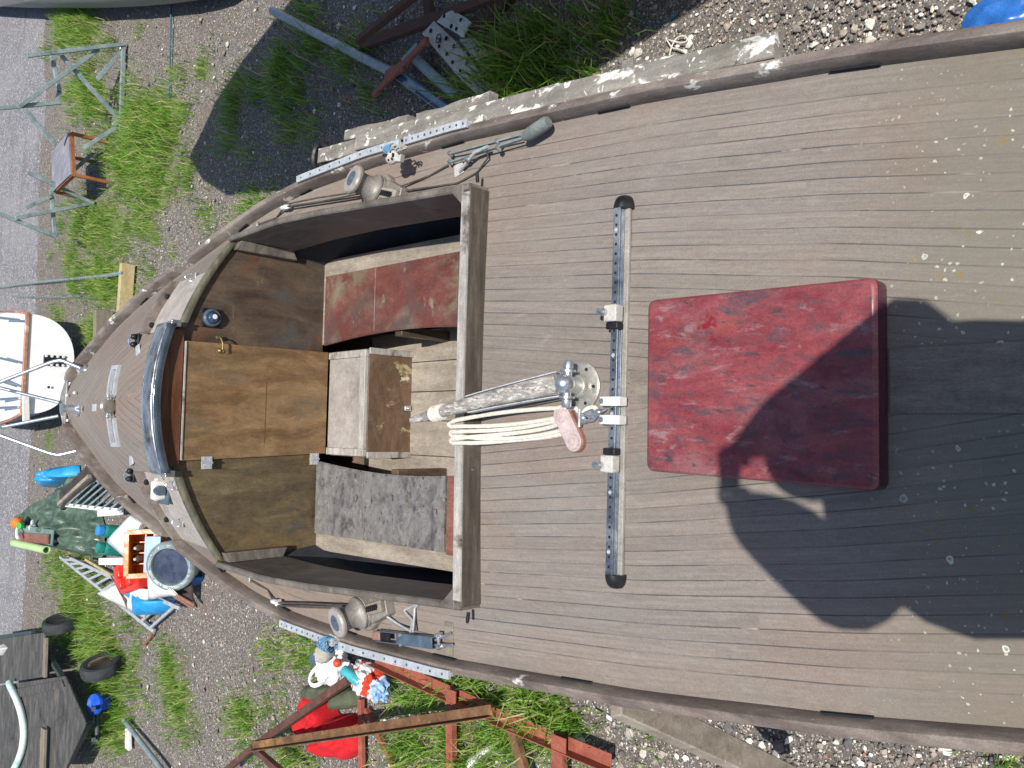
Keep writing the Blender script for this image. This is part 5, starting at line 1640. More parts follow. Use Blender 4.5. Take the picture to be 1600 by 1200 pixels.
def text_part(body, parent, origin, e, u, height, mat, name='lettering', squeeze=1.0, dep=.0015):
    cu = bpy.data.curves.new(name, 'FONT'); cu.body = body; cu.size = 1; cu.extrude = 0.0
    tmp = bpy.data.objects.new(name, cu); link(tmp)
    dg = bpy.context.evaluated_depsgraph_get()
    me = bpy.data.meshes.new_from_object(tmp.evaluated_get(dg))
    bpy.data.objects.remove(tmp)
    e = Vector(e).normalized(); u = Vector(u); n = e.cross(u).normalized(); u = n.cross(e).normalized()
    w0 = wloc(parent)
    for v in me.vertices:
        v.co = origin + e * (v.co.x * height * squeeze) + u * (v.co.y * height) + n * dep - Vector((0, 0, 0))
    me.materials.append(mat)
    o = bpy.data.objects.new(name, me); link(o); o.parent = parent; o.location = -w0
    return o


wbox = (q[1] - q[0]).length
M['ink_white'] = surf('pale_lettering', [(.3, '#c4ccd2'), (.7, '#dde3e6')], 20, rough=.6, bump=0)
text_part('ARBEJDSHA', sb, qp(.20, .12, .006), q[3] - q[0], q[1] - q[0], wbox * .40, M['ink_white'], squeeze=1.05)
text_part('RDENIRCO', sb, qp(.24, .50, .006), q[3] - q[0], q[1] - q[0], wbox * .34, M['ink_white'], squeeze=1.05)

# blue barrel end and cords
M['blue_pl'] = surf('blue_plastic', [(.3, '#1f57a3'), (.7, '#3a76c2')], 4, rough=.35, bump=.1)
c = G(1560, 34, .14)
mb = MB().ball(c - Vector((0, 0, .05)), (.13, .17, .085), nu=36, nv=20, fn=lambda d: 1 + .22 * noise.noise(Vector(d) * 2.2) + .07 * abs(noise.noise(Vector(d) * 6)))
o = obj('blue_sack', mb, M['blue_pl']); tag(o, 'rounded blue plastic sack on sunlit gravel close to the yacht rail', 'sack')
mb = MB().tube(bez([G(1045, 100, .015), G(1048, 30, .02), G(1090, 55, .03), G(1085, 80, .02), G(1040, 60, .02)], 24) + bez([G(1050, 75, .015), G(1080, 78, .02), G(1080, 95, .015), G(1062, 92, .02), G(1055, 103, .015)], 14), .005, 7)
o = obj('cord_loop', mb, M['rope']); tag(o, 'thin pale cord in a loop on the gravel at the edge of the shade', 'cord')
M['blue_cord2'] = surf('dark_blue_cord', [(.3, '#2c4f63'), (.7, '#3f6d80')], 20, rough=.8, bump=.1)
mb = MB().tube(bez([G(990, 2, .03), G(985, 30, .03), G(1010, 20, .02), G(1010, 60, .02), G(1060, 20, .02)], 24), .007, 7)
o = obj('cord', mb, M['blue_cord2']); tag(o, 'dark blue cord lying on the shaded gravel', 'cord')

# weathered timbers lying outside the starboard rail on a trestle
zz = .02
pl_spec = [((555, 222), (1210, 66), .03, .075, .05, 'longest lichen covered batten, topmost on the trestle beside the rail'),
           ((497, 243), (800, 172), -.05, .075, .05, 'lichen covered batten with a black rubber ring on its end'),
           ((538, 211), (636, 187), -.06, .05, .05, 'short grey batten with a tapered end under the longest batten'),
           ((650, 188), (764, 153), -.06, .06, .05, 'grey batten with a rusty nail hole in its end'),
           ((770, 172), (872, 139), -.07, .055, .05, 'grey batten end with a small knot near the middle of the rail'),
           ((900, 140), (1054, 97), -.09, .06, .05, 'broken grey batten beside the pale cord loop'),
           ((1060, 112), (1145, 88), -.09, .06, .05, 'hollow grey batten end near the aft end of the pile'),
           ((1120, 98), (1196, 73), -.11, .06, .05, 'shortest grey batten at the aft end of the pile')]
for a_, b_, z_, w_, h2, lab in pl_spec:
    A_ = P(*a_, z_); B_ = P(*b_, z_)
    mb = MB(); n = 8; rows = []
    d_ = (B_ - A_).normalized(); s_ = d_.cross(Vector((0, 0, 1)))
    for i in range(n + 1):
        p = A_.lerp(B_, i / n) + s_ * .008 * noise.noise(Vector((i * .5, z_ * 30, a_[0] * .1)))
        w2 = w_ * (1 + .12 * noise.noise(Vector((i * .9, 3, a_[0])))) / 2
        rows.append([p - s_ * w2 - Vector((0, 0, h2)), p - s_ * w2, p + s_ * w2, p + s_ * w2 - Vector((0, 0, h2))])
    mb.grid([r[::-1] for r in rows], closed=True)
    mb.add(rows[0], [(0, 1, 2, 3)]); mb.add(rows[-1], [(3, 2, 1, 0)])
    o = obj('batten', mb, M['plank_grey'], None, 30, bevel=.006)
    tag(o, lab, 'timber', 'old battens stacked outside the rail')
c = P(496, 245, -.06)
o = obj('rubber_ring', MB().tube([c + Vector((.075 * math.cos(a), .05 * math.sin(a), -.02 + .012 * math.sin(a))) for a in np.linspace(0, 6.283, 20, endpoint=False)], .018, 8, closed=True), M['black'])
tag(o, 'black rubber ring slipped over the end of a weathered batten', 'rubber ring')
tr_ = thing('timber_trestle', 'wooden trestle carrying the stacked battens outside the starboard rail', 'trestle', (1.25, 2.2, GZ))
for yy in (2.75, 1.7):
    xb = 1.17 if yy > 2 else 1.08
    obj('leg', MB().box((xb + .0, yy, (GZ - .17) / 2), (.06, .06, -.17 - GZ)), M['plank_grey'], tr_)
    obj('crossbar', MB().box((xb + .02, yy, -.20), (.22, .05, .06)), M['plank_grey'], tr_)

# grey prop beam against the port side
a_ = P(962, 1092, -.42); b_ = P(1240, 1222, -1.55)
o = obj('prop_beam', MB().bar(a_, b_, .13, .055, (.35, .5, 1)), M['pale_wood'], None, 30, bevel=.006)
tag(o, 'weathered wooden prop beam leaning against the port side of the hull', 'beam')

# rusty cradle frame on the port side
rf = thing('rusty_cradle_frame', 'rusty angle iron boat cradle lying in the grass beside the port rail', 'boat cradle', G(640, 1140))
def rbeam(a_, ha, b_, hb_, w_, mat, ang=True, t_=.008, name='angle_iron', side=1):
    A_ = G(*a_, ha); B_ = G(*b_, hb_)
    mb = MB()
    if ang: mb.angle(A_, B_, w_, t_, side=side)
    else: mb.bar(A_, B_, w_, t_ if t_ > .02 else .05)
    return obj(name, mb, mat, rf, bevel=.002)
rbeam((545, 1062), .30, (398, 1166), .34, .065, M['dark_rust'], False, .06, 'steel_beam')
rbeam((770, 1119), .36, (396, 1172), .40, .07, M['rust'])
rbeam((586, 1036), .12, (772, 1121), .14, .08, M['rust_red'], side=-1)
rbeam((775, 1125), .14, (955, 1200), .14, .08, M['rust_red'], side=-1)
rbeam((704, 1082), .16, (706, 1230), .10, .07, M['rust_red'], False, .05, 'steel_beam')
rbeam((872, 1160), .16, (878, 1240), .10, .09, M['rust_red'], False, .05, 'steel_beam')
rbeam((800, 1136), .18, (826, 1230), .12, .07, M['rust'], False, .05, 'steel_beam')
rbeam((564, 1092), .05, (566, 1230), .05, .05, M['rust_red'], False, .04, 'steel_beam')
rbeam((572, 1108), .05, (632, 1230), .05, .04, M['rust_red'], False, .04, 'steel_beam')
rbeam((396, 1168), .36, (340, 1215), .3, .055, M['dark_rust'], False, .05, 'steel_beam')
rbeam((398, 1170), .36, (450, 1215), .3, .055, M['dark_rust'], False, .05, 'steel_beam')
mb = MB().box(G(712, 1095, .10), (.16, .12, .008)); 
obj('gusset_plate', MB().box(G(705, 1088, .205), (.09, .10, .008)), M['rust_red'], rf)
obj('gusset_plate', MB().box(G(873, 1163, .205), (.10, .12, .008)), M['rust_red'], rf)


def lump(outline, hgt, nseed, fold=.35, n=15, mt=None, name='cloth', h0=0.0, parent=None, freq=5.0):
    """a crumpled heap: a height field over an outline given in picture points of the ground"""
    pts = [G(x, y, h0) for x, y in outline]
    c = sum(pts, Vector()) / len(pts)
    m_ = 44; ring = []
    per = pts + [pts[0]]
    seg = [(per[i + 1] - per[i]).length for i in range(len(pts))]; tot = sum(seg)
    for k in range(m_):
        s = tot * k / m_; i = 0
        while s > seg[i]: s -= seg[i]; i += 1
        ring.append(per[i].lerp(per[i + 1], s / seg[i]))
    rows = []
    for j in range(n + 1):
        f = 1 - j / n
        r = []
        for p in ring:
            q_ = c + (p - c) * (f if f > .02 else .02)
            e = noise.noise(Vector((q_.x * freq + nseed, q_.y * freq, nseed))) + .5 * noise.noise(Vector((q_.x * freq * 2.3, q_.y * freq * 2.3 + nseed, 2)))
            rid = 1 - abs(noise.noise(Vector((q_.x * freq * .9, q_.y * freq * .9, nseed + 7)))) * 2
            z = hgt * (1 - f ** 3) ** .6 * (1 + fold * e + fold * .6 * rid)
            r.append(q_ + Vector((0, 0, max(0, z))))
        rows.append(r)
    return MB().grid(rows[::-1], closed=True)


M['red_cloth'] = surf('bright_red_cloth', [(.3, '#b0121c'), (.7, '#c81f28')], 10, rough=.85, bump=.15)
M['olive_cloth'] = surf('olive_cloth', [(.3, '#42483a'), (.7, '#59604c')], 10, rough=.9, bump=.15)
o = obj('jacket', lump([(492, 1072), (520, 1092), (532, 1118), (556, 1114), (566, 1140), (570, 1168), (552, 1186), (520, 1180), (492, 1160), (478, 1128), (474, 1105)], .17, 3.1, .75, 24, freq=6.5), M['red_cloth'], None, 70)
tag(o, 'bright red jacket thrown under the rusty cradle frame', 'jacket')
o = obj('jacket', lump([(478, 1072), (498, 1062), (530, 1068), (560, 1078), (566, 1100), (548, 1108), (525, 1092), (500, 1090), (482, 1094)], .13, 8.2, .6), M['olive_cloth'], None, 70)
tag(o, 'olive green jacket lying between the carrier bags and the red jacket', 'jacket')


def bag(px, py, r, R, seed, stripes, label, h=.16):
    c = G(px, py, h)
    o = thing('carrier_bag', label, 'plastic bag', G(px, py), 'carrier bags by the rusty frame')
    def f(d):
        v = Vector(d) * 2.2 + Vector((seed, 0, 0))
        return 1 + .24 * noise.noise(v) + .16 * noise.noise(v * 2.7) - .14 * abs(noise.noise(v * 4.3)) + .07 * math.sin(d[1] * 9 + d[0] * 17)
    obj('bag', MB().ball(c, r, R, 64, 40, f), stripes, o, 70)
    ax = [Vector(a) for a in R]
    for s in (-1, 1):
        e = c + ax[1] * (r[1] * .85) + ax[2] * (s * r[2] * .45)
        pts_ = bez([e - ax[0] * (r[0] * .5), e - ax[0] * (r[0] * .4) + ax[1] * .16 + ax[2] * (s * .03), e + ax[0] * (r[0] * .4) + ax[1] * .16 + ax[2] * (s * .04), e + ax[0] * (r[0] * .5)], 10)
        mb = MB()
        for a, b in zip(pts_, pts_[1:]): mb.bar(a, b, .035, .004, ax[2])
        obj('bag_handle', mb, M['whitepl'], o)
    return o


def stripe_mat(name, axis, stops):
    t = NT(name)
    ob = t.coords()
    d = t.n("ShaderNodeVectorMath", operation='DOT_PRODUCT'); t.l(ob, d.inputs[0]); d.inputs[1].default_value = axis
    nz_ = t.noise(ob, 6, 2)
    v = t.math('ADD', d.outputs['Value'], t.math('MULTIPLY', t.math('SUBTRACT', nz_, .5), .03))
    lo, hi = stops[0][0], stops[-1][0]
    f = t.math('DIVIDE', t.math('SUBTRACT', v, lo), hi - lo)
    c = t.ramp(f, [((p - lo) / (hi - lo), c_) for p, c_ in stops], 'CONSTANT')
    wr = t.noise(ob, 22, 4, .6, 1.0)
    t.bump(wr, .5, .01)
    return t.out(c, .35, 0, .5)


cB = G(578, 1066, .15)
dB = (G(610, 1092) - G(550, 1045)).normalized()
R1 = [dB.cross(Vector((0, 0, 1))).normalized(), -dB, Vector((0, 0, 1))]
k0 = cB.dot(dB)
M['bag2'] = stripe_mat('red_white_blue_bag', tuple(dB), [(k0 - .3, '#dcdcdc'), (k0 - .12, '#c83a3a'), (k0 - .10, '#dedede'), (k0 + .04, '#c2452f'), (k0 + .13, '#dfe2e8'), (k0 + .15, '#8fb0dc'), (k0 + .3, '#8fb0dc')])
bag(578, 1066, (.12, .23, .11), R1, 2.2, M['bag2'], 'stuffed white carrier bag with a broad red and blue band')
M['bag1'] = stripe_mat('white_carrier_bag', (1, 0, 0), [(-9, '#e4e5e8'), (9, '#e4e5e8')])
R2 = [Vector((.8, .6, 0)), Vector((-.6, .8, 0)), Vector((0, 0, 1))]
bag(519, 1042, (.14, .18, .13), R2, 4.4, M['bag1'], 'plain white carrier bag, half open, beside the teal can')
mb = MB().lathe([(.0, 0), (.040, .002), (.042, .01), (.042, .19), (.036, .2), (0, .2)], G(536, 1046, .30), G(556, 1062, .26) - G(536, 1046, .30), 20)
o = obj('drink_can', mb, surf('teal_can', [(.3, '#3d9aa8'), (.7, '#57b3bf')], 10, rough=.3, bump=.02)); tag(o, 'teal cylindrical can lying on the white carrier bags', 'can')
o = obj('orange_fruit', MB().ball(G(527, 1036, .27), .036), surf('orange_peel', [(.3, '#b8442a'), (.7, '#c85a38')], 30, rough=.5)); tag(o, 'small orange ball among the white carrier bags', 'fruit')
o = obj('tool_tray', MB().box(G(497, 1028, .12), (.26, .10, .03), (Vector((.35, -.93, 0)), Vector((.93, .35, 0)), (0, 0, 1))), M['bluegrey'], None, bevel=.008); tag(o, 'narrow grey tray on the gravel beside the white carrier bag', 'tray')
M['rag'] = surf('white_rag', [(.3, '#c9cacb'), (.7, '#e2e2e2')], 10, rough=.9, bump=.3)
o = obj('crumpled_paper', lump([(730, 1200), (738, 1182), (752, 1168), (770, 1164), (778, 1170), (760, 1180), (748, 1198), (738, 1212)], .07, 5.5, .7, 9), M['rag'], None, 70); tag(o, 'long crumpled white paper in the grass inside the rusty frame', 'paper')
o = obj('crumpled_paper', lump([(898, 1146), (906, 1144), (914, 1156), (916, 1166), (906, 1160)], .06, 1.5, .7, 8), M['rag'], None, 70); tag(o, 'small crumpled white paper by the aft end of the rusty frame', 'paper')

# ------------------------------------------------------------------ galvanised trestles and the little table among the grass
M['teal_steel'] = surf('weathered_teal_grey_steel', [(.3, '#76888a'), (.7, '#9caaab')], 8, rough=.55, metal=.25, bump=.1, layers=[('#5c706d', 5, .56, .74), ('#8a7460', 12, .68, .76)])


def frame(name, label, bars, Yd, w=.055, group='galvanised trestles along the road'):
    o = thing(name, label, 'trestle', (PY(*bars[0][1], Yd).x, Yd, GZ), group)
    for a_, b_, da, db in bars:
        A_ = PY(*a_, Yd + da); B_ = PY(*b_, Yd + db)
        A_.z = max(A_.z, GZ + .03); B_.z = max(B_.z, GZ + .03)
        obj('brace', MB().bar(A_, B_, w, w * .8, (0, 1, 0)), M['teal_steel'], o, bevel=.004)
    return o


Y1 = G(196, 140).y
frame('steel_trestle', 'teal grey steel trestle with crossed braces standing behind the grass at the far corner', [((42, 87), (200, 70), 0, 0), ((193, 68), (190, 216), .02, .02), ((154, 77), (28, 168), .05, .05), ((95, 86), (184, 184), .10, .10), ((80, 82), (93, 145), .15, .15), ((93, 143), (88, 162), .15, .15), ((95, 160), (-12, 170), .1, .1), ((190, 80), (152, 124), .06, .06), ((40, 172), (86, 226), .05, .05), ((180, 200), (130, 232), .0, .05), ((178, 197), (188, 182), .03, .03)], Y1)
Y2 = G(150, 318).y
frame('steel_trestle', 'smaller teal grey steel trestle between the little table and the white boat', [((43, 269), (150, 319), 0, 0), ((150, 318), (24, 341), .04, .04), ((-10, 330), (88, 370), .08, .08), ((80, 296), (86, 370), .12, .12), ((150, 236), (80, 298), .05, .05), ((40, 325), (80, 306), .1, .1)], Y2)
zt_ = -1.42
tq = [P(106, 207, zt_), P(110, 272, zt_), P(82, 299, zt_), P(80, 238, zt_)]
tb_ = thing('low_table', 'small worn table with grey top and orange brown edge standing in grass by the trestles', 'table', G(150, 250))
obj('table_top', MB().prism(tq, (0, 0, -.025)), surf('grey_board_top', [(.3, '#77757d'), (.7, '#93919a')], 6, rough=.6, bump=.1), tb_, bevel=.003)
M['orange_wood'] = surf('orange_brown_wood', [(.3, '#85502f'), (.7, '#a86a40')], 6, rough=.5, bump=.1)
for i in range(4):
    a_, b_ = tq[i] - Vector((0, 0, .05)), tq[(i + 1) % 4] - Vector((0, 0, .05))
    obj('table_apron', MB().bar(a_, b_, .03, .05), M['orange_wood'], tb_)
    obj('table_leg', MB().bar(a_, Vector((a_.x, a_.y, GZ)), .045, .045), M['orange_wood'], tb_)
zt_ = None

# chain with timbers and the white boat behind the bow
YC = G(200, 450).y
tm = []
M['yellow_wood'] = surf('new_yellow_timber', [(.3, '#a3926a'), (.7, '#bfae85')], 5, (.6, 3, 3), rough=.7, bump=.15)
A_ = PY(200, 422, 12.0); B_ = PY(204, 505, 12.0)
zc_ = GZ + .10
o = obj('timber_beam', MB().bar(Vector((A_.x, 11.55, zc_)), Vector((B_.x - .35, 11.62, zc_)), .09, .18), M['yellow_wood'], None, bevel=.006); tag(o, 'pale yellow timber on edge in the grass beside the bow, chain fixed to it', 'timber')
ref = G(190, 437)
A_ = G(175, 488); B_ = G(176, 545)
M['grey_wood'] = surf('grey_weathered_beam', [(.3, '#6a6356'), (.7, '#8a8272')], 5, (.6, 3, 3), rough=.8, bump=.2)
o = obj('timber_beam', MB().bar(Vector((A_.x, A_.y, GZ + .12)), Vector((B_.x - .3, B_.y, GZ + .12)), .12, .24), M['grey_wood'], None, bevel=.006); tag(o, 'grey timber with a pale top edge close to the yacht bow', 'timber')
c0 = Vector((G(190, 437).x, 11.5, zc_ + .09)); c1 = G(-8, 451, .02)
pth = bez([c0, c0.lerp(c1, .2) + Vector((0, 0, -.14)), c0.lerp(c1, .5) + Vector((.05, 0, .02)), c1], 120)
mb = MB()
for i in range(1, 120):
    d = (pth[min(i + 1, 120)] - pth[i - 1]).normalized(); s_ = d.cross(Vector((0, 0, 1))).normalized(); u_ = s_.cross(d)
    k = s_ if i % 2 else u_
    L = (pth[1] - pth[0]).length * .8
    mb.tube([pth[i] + d * (L * math.cos(a)) + k * (L * .55 * math.sin(a)) for a in np.linspace(0, 6.283, 8, endpoint=False)], .011, 5, closed=True)
o = obj('chain', mb, M['galv']); tag(o, 'long steel chain running over the gravel from the yellow timber towards the road', 'chain')
mb = MB()
pth = bez([G(150, 462, .02), G(90, 466, .02), G(25, 464, .02)], 60)
for i in range(1, 60):
    d = (pth[min(i + 1, 60)] - pth[i - 1]).normalized(); s_ = d.cross(Vector((0, 0, 1))).normalized(); u_ = s_.cross(d)
    k = s_ if i % 2 else u_
    mb.tube([pth[i] + d * (.04 * math.cos(a)) + k * (.02 * math.sin(a)) for a in np.linspace(0, 6.283, 8, endpoint=False)], .006, 4, closed=True)
o = obj('chain', mb, M['galv']); tag(o, 'thin chain lying on the gravel alongside the white boat', 'chain')

wb = thing('white_boat', 'white boat with a brown rubbing strip seen stern first beyond the yacht bow', 'boat', (0, 15, GZ))
YT = 13.3
tl = PY(42, 492, YT); tr2 = PY(40, 645, YT); bot = PY(112, 578, YT)
cxT = (tl.x + tr2.x) / 2; hwT = abs(tl.x - tr2.x) / 2 + .02; zT = (tl.z + tr2.z) / 2; zBt = bot.z
rows = []
for i, yy in enumerate((YT, YT + .5, YT + 1.2, YT + 2.2, YT + 3.5, YT + 5, YT + 6.5)):
    k = (1, 1.10, 1.2, 1.28, 1.25, .95, .3)[i]; dpt = (1, 1.15, 1.3, 1.4, 1.4, 1.3, 1.0)[i]
    r = []
    for a in np.linspace(0, math.pi, 25):
        x = math.cos(a); z = math.sin(a)
        r.append(Vector((cxT + hwT * k * math.copysign(abs(x) ** .8, x), yy - .10 * (z if i == 0 else 0), max(GZ + .05, zT + .05 * i - (zT - zBt) * dpt * z ** .9))))
    rows.append(r)
mb = MB().grid(rows)
obj('hull', mb, M['hull_shade'], wb, 60)
tf = [p + Vector((0, -.004, 0)) for p in rows[0]]
obj('transom', MB().prism(tf, (0, .02, 0)), M['white_gel'], wb, 60)
dkp = [r[0] for r in rows] + [r[-1] for r in rows][::-1]
obj('deck', MB().prism([Vector((p.x, p.y, zT - .02)) for p in dkp], (0, 0, .03)), M['white_gel'], wb, 60)
M['rub_wood'] = surf('orange_brown_strip', [(.3, '#9c6a50'), (.7, '#b98b72')], 6, rough=.5, bump=.1, layers=[('#cdb5a8', 6, .52, .7)])
obj('rubbing_strip', MB().bar((cxT - hwT - .02, YT - .01, zT + .02), (cxT + hwT + .02, YT - .01, zT + .02), .05, .055), M['rub_wood'], wb, bevel=.01)
for s in (0, -1):
    for i in range(3):
        a = rows[i][s]; b = rows[i + 1][s]
        obj('rubbing_strip', MB().bar(Vector((a.x, a.y, zT + .02)), Vector((b.x, b.y, zT + .02)), .04, .05), M['rub_wood'], wb, bevel=.01)
pa = PY(69, 554, YT - .1); pb_ = PY(102, 573, YT - .1)
mb = MB().box(((pa.x + pb_.x) / 2, YT - .085, (pa.z + pb_.z) / 2), (abs(pa.x - pb_.x), .03, abs(pa.z - pb_.z)))
pl_ = obj('mounting_plate', mb, M['black'], wb, bevel=.004)
for k in range(4):
    for q_ in (0, 1):
        obj('plate_bolt', MB().lathe([(.022, 0), (.018, .012), (0, .014)], Vector((pa.x + (pb_.x - pa.x) * (.1 + .8 * q_), YT - .10, pa.z + (pb_.z - pa.z) * (.1 + .8 * k / 3))), (0, -1, 0), 10), M['whitepl'], pl_)
obj('drain_outlet', MB().lathe([(.02, 0), (.02, .006)], PY(76, 605, YT - .09) , (0, -1, 0), 12), M['black'], wb)
obj('stern_post', MB().bar(PY(40, 618, YT - .05), PY(41, 660, YT - .03), .06, .09), M['whitepl'], wb, bevel=.01)
for a_, b_ in (((-15, 495), (30, 500)), ((-15, 556), (28, 566)), ((-15, 590), (26, 603)), ((-15, 625), (30, 622)), ((-15, 638), (28, 636))):
    obj('deck_fitting', MB().tube([PY(*a_, YT + .9), PY(*b_, YT + .1)], .02, 10), M['steel'], wb)
obj('keel', MB().prism([(cxT - .1, YT + 1.5, GZ), (cxT + .1, YT + 1.5, GZ), (cxT + .1, YT + 4.5, GZ), (cxT - .1, YT + 4.5, GZ)], (0, 0, .3)), M['hull_shade'], wb)

# ------------------------------------------------------------------ the heap of gear under the green tarpaulin
M['tarp'] = surf('dark_green_tarpaulin', [(.3, '#37473c'), (.5, '#4d6053'), (.7, '#697d70')], 4, rough=.38, bump=.3, layers=[('#6f8a78', 9, .62, .76), ('#2a3c30', 3, .55, .75)], dist=1.2)
M['tarp_top'] = surf('sunlit_tarp_top', [(.3, '#5d7672'), (.7, '#77918c')], 4, rough=.45, bump=.15, layers=[('#4c625e', 3, .55, .75)])  # tarpaulin's top face, sunlight put into a lighter colour
tp = []
Yb, Yf = 14.4, 12.9
def ground_below(p): return Vector((p.x, p.y, GZ + .02))
r1 = [PY(22, 806, Yb), PY(25, 820, Yb), PY(28, 834, Yb), PY(34, 845, Yb)]
r2 = [PY(94, 766, 13.4), PY(90, 800, 13.2), PY(86, 827, 13.0), PY(83, 853, 13.0)]
r3 = [G(150, 752), G(158, 790), G(166, 826), G(165, 868)]
r0 = [ground_below(p + Vector((0, .25, 0))) for p in r1]
def side(c_, dx_): return [ground_below(p + Vector((dx_, 0, 0))) for p in c_]
cols = []
lft = [r0[0] + Vector((.25, 0, 0)), ground_below(r1[0] + Vector((.3, 0, 0))), ground_below(r2[0] + Vector((.25, .1, 0))), r3[0] + Vector((.15, .1, 0))]
rgt = [r0[-1] + Vector((-.15, 0, 0)), ground_below(r1[-1] + Vector((-.14, 0, 0))), ground_below(r2[-1] + Vector((-.18, 0, 0))), r3[-1] + Vector((-.1, 0, 0))]
R4 = [[lft[0]] + r0 + [rgt[0]], [lft[1]] + r1 + [rgt[1]], [lft[2]] + r2 + [rgt[2]], [lft[3]] + r3 + [rgt[3]]]
def densify(rows, k):  # finer rows of points between the given ones
    rows = [[Vector(p) for p in r] for r in rows]
    def up(r): 
        out = []
        for a, b in zip(r, r[1:]): out += [a.lerp(b, i / k) for i in range(k)]
        return out + [r[-1]]
    rows = [up(r) for r in rows]
    rows = list(map(list, zip(*[up(list(c_)) for c_ in zip(*rows)])))
    return rows
dr = densify(R4, 16)
for r in dr:
    for i, p in enumerate(r):
        e = noise.noise(p * 3.0) * .07 + (abs(noise.noise(Vector((p.x * 7, p.y * 2.2, p.z * 4)))) - .25) * .16
        r[i] = p + Vector((e * .3, -e * .6, max(e, GZ + .01 - p.z)))
tarp = obj('tarpaulin', MB().grid([r[::-1] for r in dr]), M['tarp'], None, 60)
tag(tarp, 'dark green tarpaulin draped over a heap of gear beside the road', 'tarpaulin')
up_ = Vector((0, -.1, .035))
q_ = [r1[1].lerp(r1[0], .3) + up_, r1[3] + up_, r2[3] + up_, r2[2] + up_]
o = obj('sheet', MB().prism([r1[0] * .25 + r1[1] * .75 + up_, r1[3] + up_, r2[3] + up_, r2[2] + up_], (0, 0, .012)), M['tarp_top'], None); tag(o, 'flat top of the dark green tarpaulin, its sunlit grey green painted in', 'sheet')  # top face of the same tarpaulin, drawn lighter for the daylight on it
o = obj('brown_plank', MB().bar(r1[2].lerp(r2[2], .12).lerp(r1[3].lerp(r2[3], .12), .3) + up_ + Vector((0, 0, .05)), r2[2].lerp(r2[3], .55) + up_ + Vector((0, .05, .05)), .14, .03), M['seat_pink'], None, bevel=.004); tag(o, 'short brown plank lying beside a light green tube on the tarpaulin', 'plank')
ga, gb = r1[3].lerp(r1[2], .1) + up_ + Vector((-.02, 0, .09)), r2[3] + up_ + Vector((-.03, -.05, .09))
mb = MB().lathe([(.045, 0), (.055, .0), (.055, (gb - ga).length), (.043, (gb - ga).length), (.043, (gb - ga).length - .15)], ga, gb - ga, 20)
o = obj('plastic_tube', mb, surf('light_green_pipe', [(.3, '#a8c785'), (.7, '#bcd69a')], 8, rough=.4)); tag(o, 'light green plastic tube lying on top of the tarpaulin', 'pipe')
c = PY(27, 817, 14.0)
o = thing('orange_ball', 'orange rope ball with a bright green cap on the far end of the tarpaulin', 'ball', c - Vector((0, 0, .1)))
obj('ball', MB().ball(c, .09, fn=lambda d: 1 + .1 * noise.noise(Vector(d) * 5)), surf('orange_net', [(.3, '#c96a24'), (.7, '#e8863a')], 20, rough=.7, bump=.3), o)
obj('cap', MB().lathe([(.05, 0), (.05, .05), (.0, .055)], PY(34, 821, 13.85), (0, -.5, 1), 16), surf('green_cap', [(.3, '#2f9c3c'), (.7, '#48b852')], 8, rough=.4), o)
obj('white_hose', MB().tube(bez([c + Vector((0, 0, -.05)), PY(22, 832, 13.9), PY(29, 842, 13.8)], 8), .025, 8), M['whitepl'], o)
c = PY(51, 822, 13.7)
mb = MB()
for k in range(3):
    a = k * 2.1; d = Vector((math.cos(a), .2, math.sin(a) * .6))
    mb.ball(c + d * .05, (.05, .02, .03))
o = obj('small_propeller', mb, M['alu']); tag(o, 'small three bladed silver propeller on the flat tarpaulin top', 'propeller')
# blue sheet, dark tub, wire rack
M['bright_blue'] = surf('bright_blue_tarp', [(.3, '#1d84c4'), (.7, '#3ba2dc')], 6, rough=.4, bump=.25)
o = obj('blue_tarp', lump([(86, 762), (82, 752), (88, 740), (102, 729), (124, 726), (126, 744), (108, 752)], .34, 4.4, .4, 12), M['bright_blue'], None, 70); tag(o, 'crumpled bright blue tarp at the road end of the heap', 'tarpaulin')
M['dark_plank'] = surf('dark_brown_plank', [(.3, '#2c2623'), (.7, '#4b403a')], 5, rough=.6, bump=.2)
for a_, b_, lab in (((97, 784), (146, 736), 'dark plank between the blue tarp and the wire rack'),):
    o = obj('dark_plank', MB().bar(G(*a_, .42), G(*b_, .38), .26, .06), M['dark_plank'], None, bevel=.006); tag(o, lab, 'plank')
o = obj('grey_batten', MB().bar(G(92, 788, .46), G(140, 744, .43), .05, .05), M['pale_wood'], None, bevel=.004); tag(o, 'narrow grey batten along the dark plank by the blue tarp', 'timber')
rk = thing('wire_rack', 'pale metal rack of parallel bars propped on the green tarpaulin', 'rack', G(150, 785))
hA, hB = .42, .34
obj('rack_rail', MB().bar(G(94, 788, hA), G(188, 798, hA), .055, .04), M['whitepl'], rk, bevel=.006)
obj('rack_rail', MB().bar(G(140, 745, hB), G(200, 775, hB), .03, .03), M['galv'], rk)
for k in range(9):
    t_ = k / 8
    a = G(95, 788, hA + .03).lerp(G(184, 797, hA + .03), t_); b = G(141, 746, hB + .02).lerp(G(206, 780, hB + .02), t_)
    obj('rack_bar', MB().tube([a, b], .014, 8), M['galv'], rk)
# white boards, canisters, crate, washtub
M['bright_white'] = surf('white_fibreglass', [(.3, '#dadbd9'), (.7, '#ececea')], 5, rough=.35, bump=.05, fine=.08)


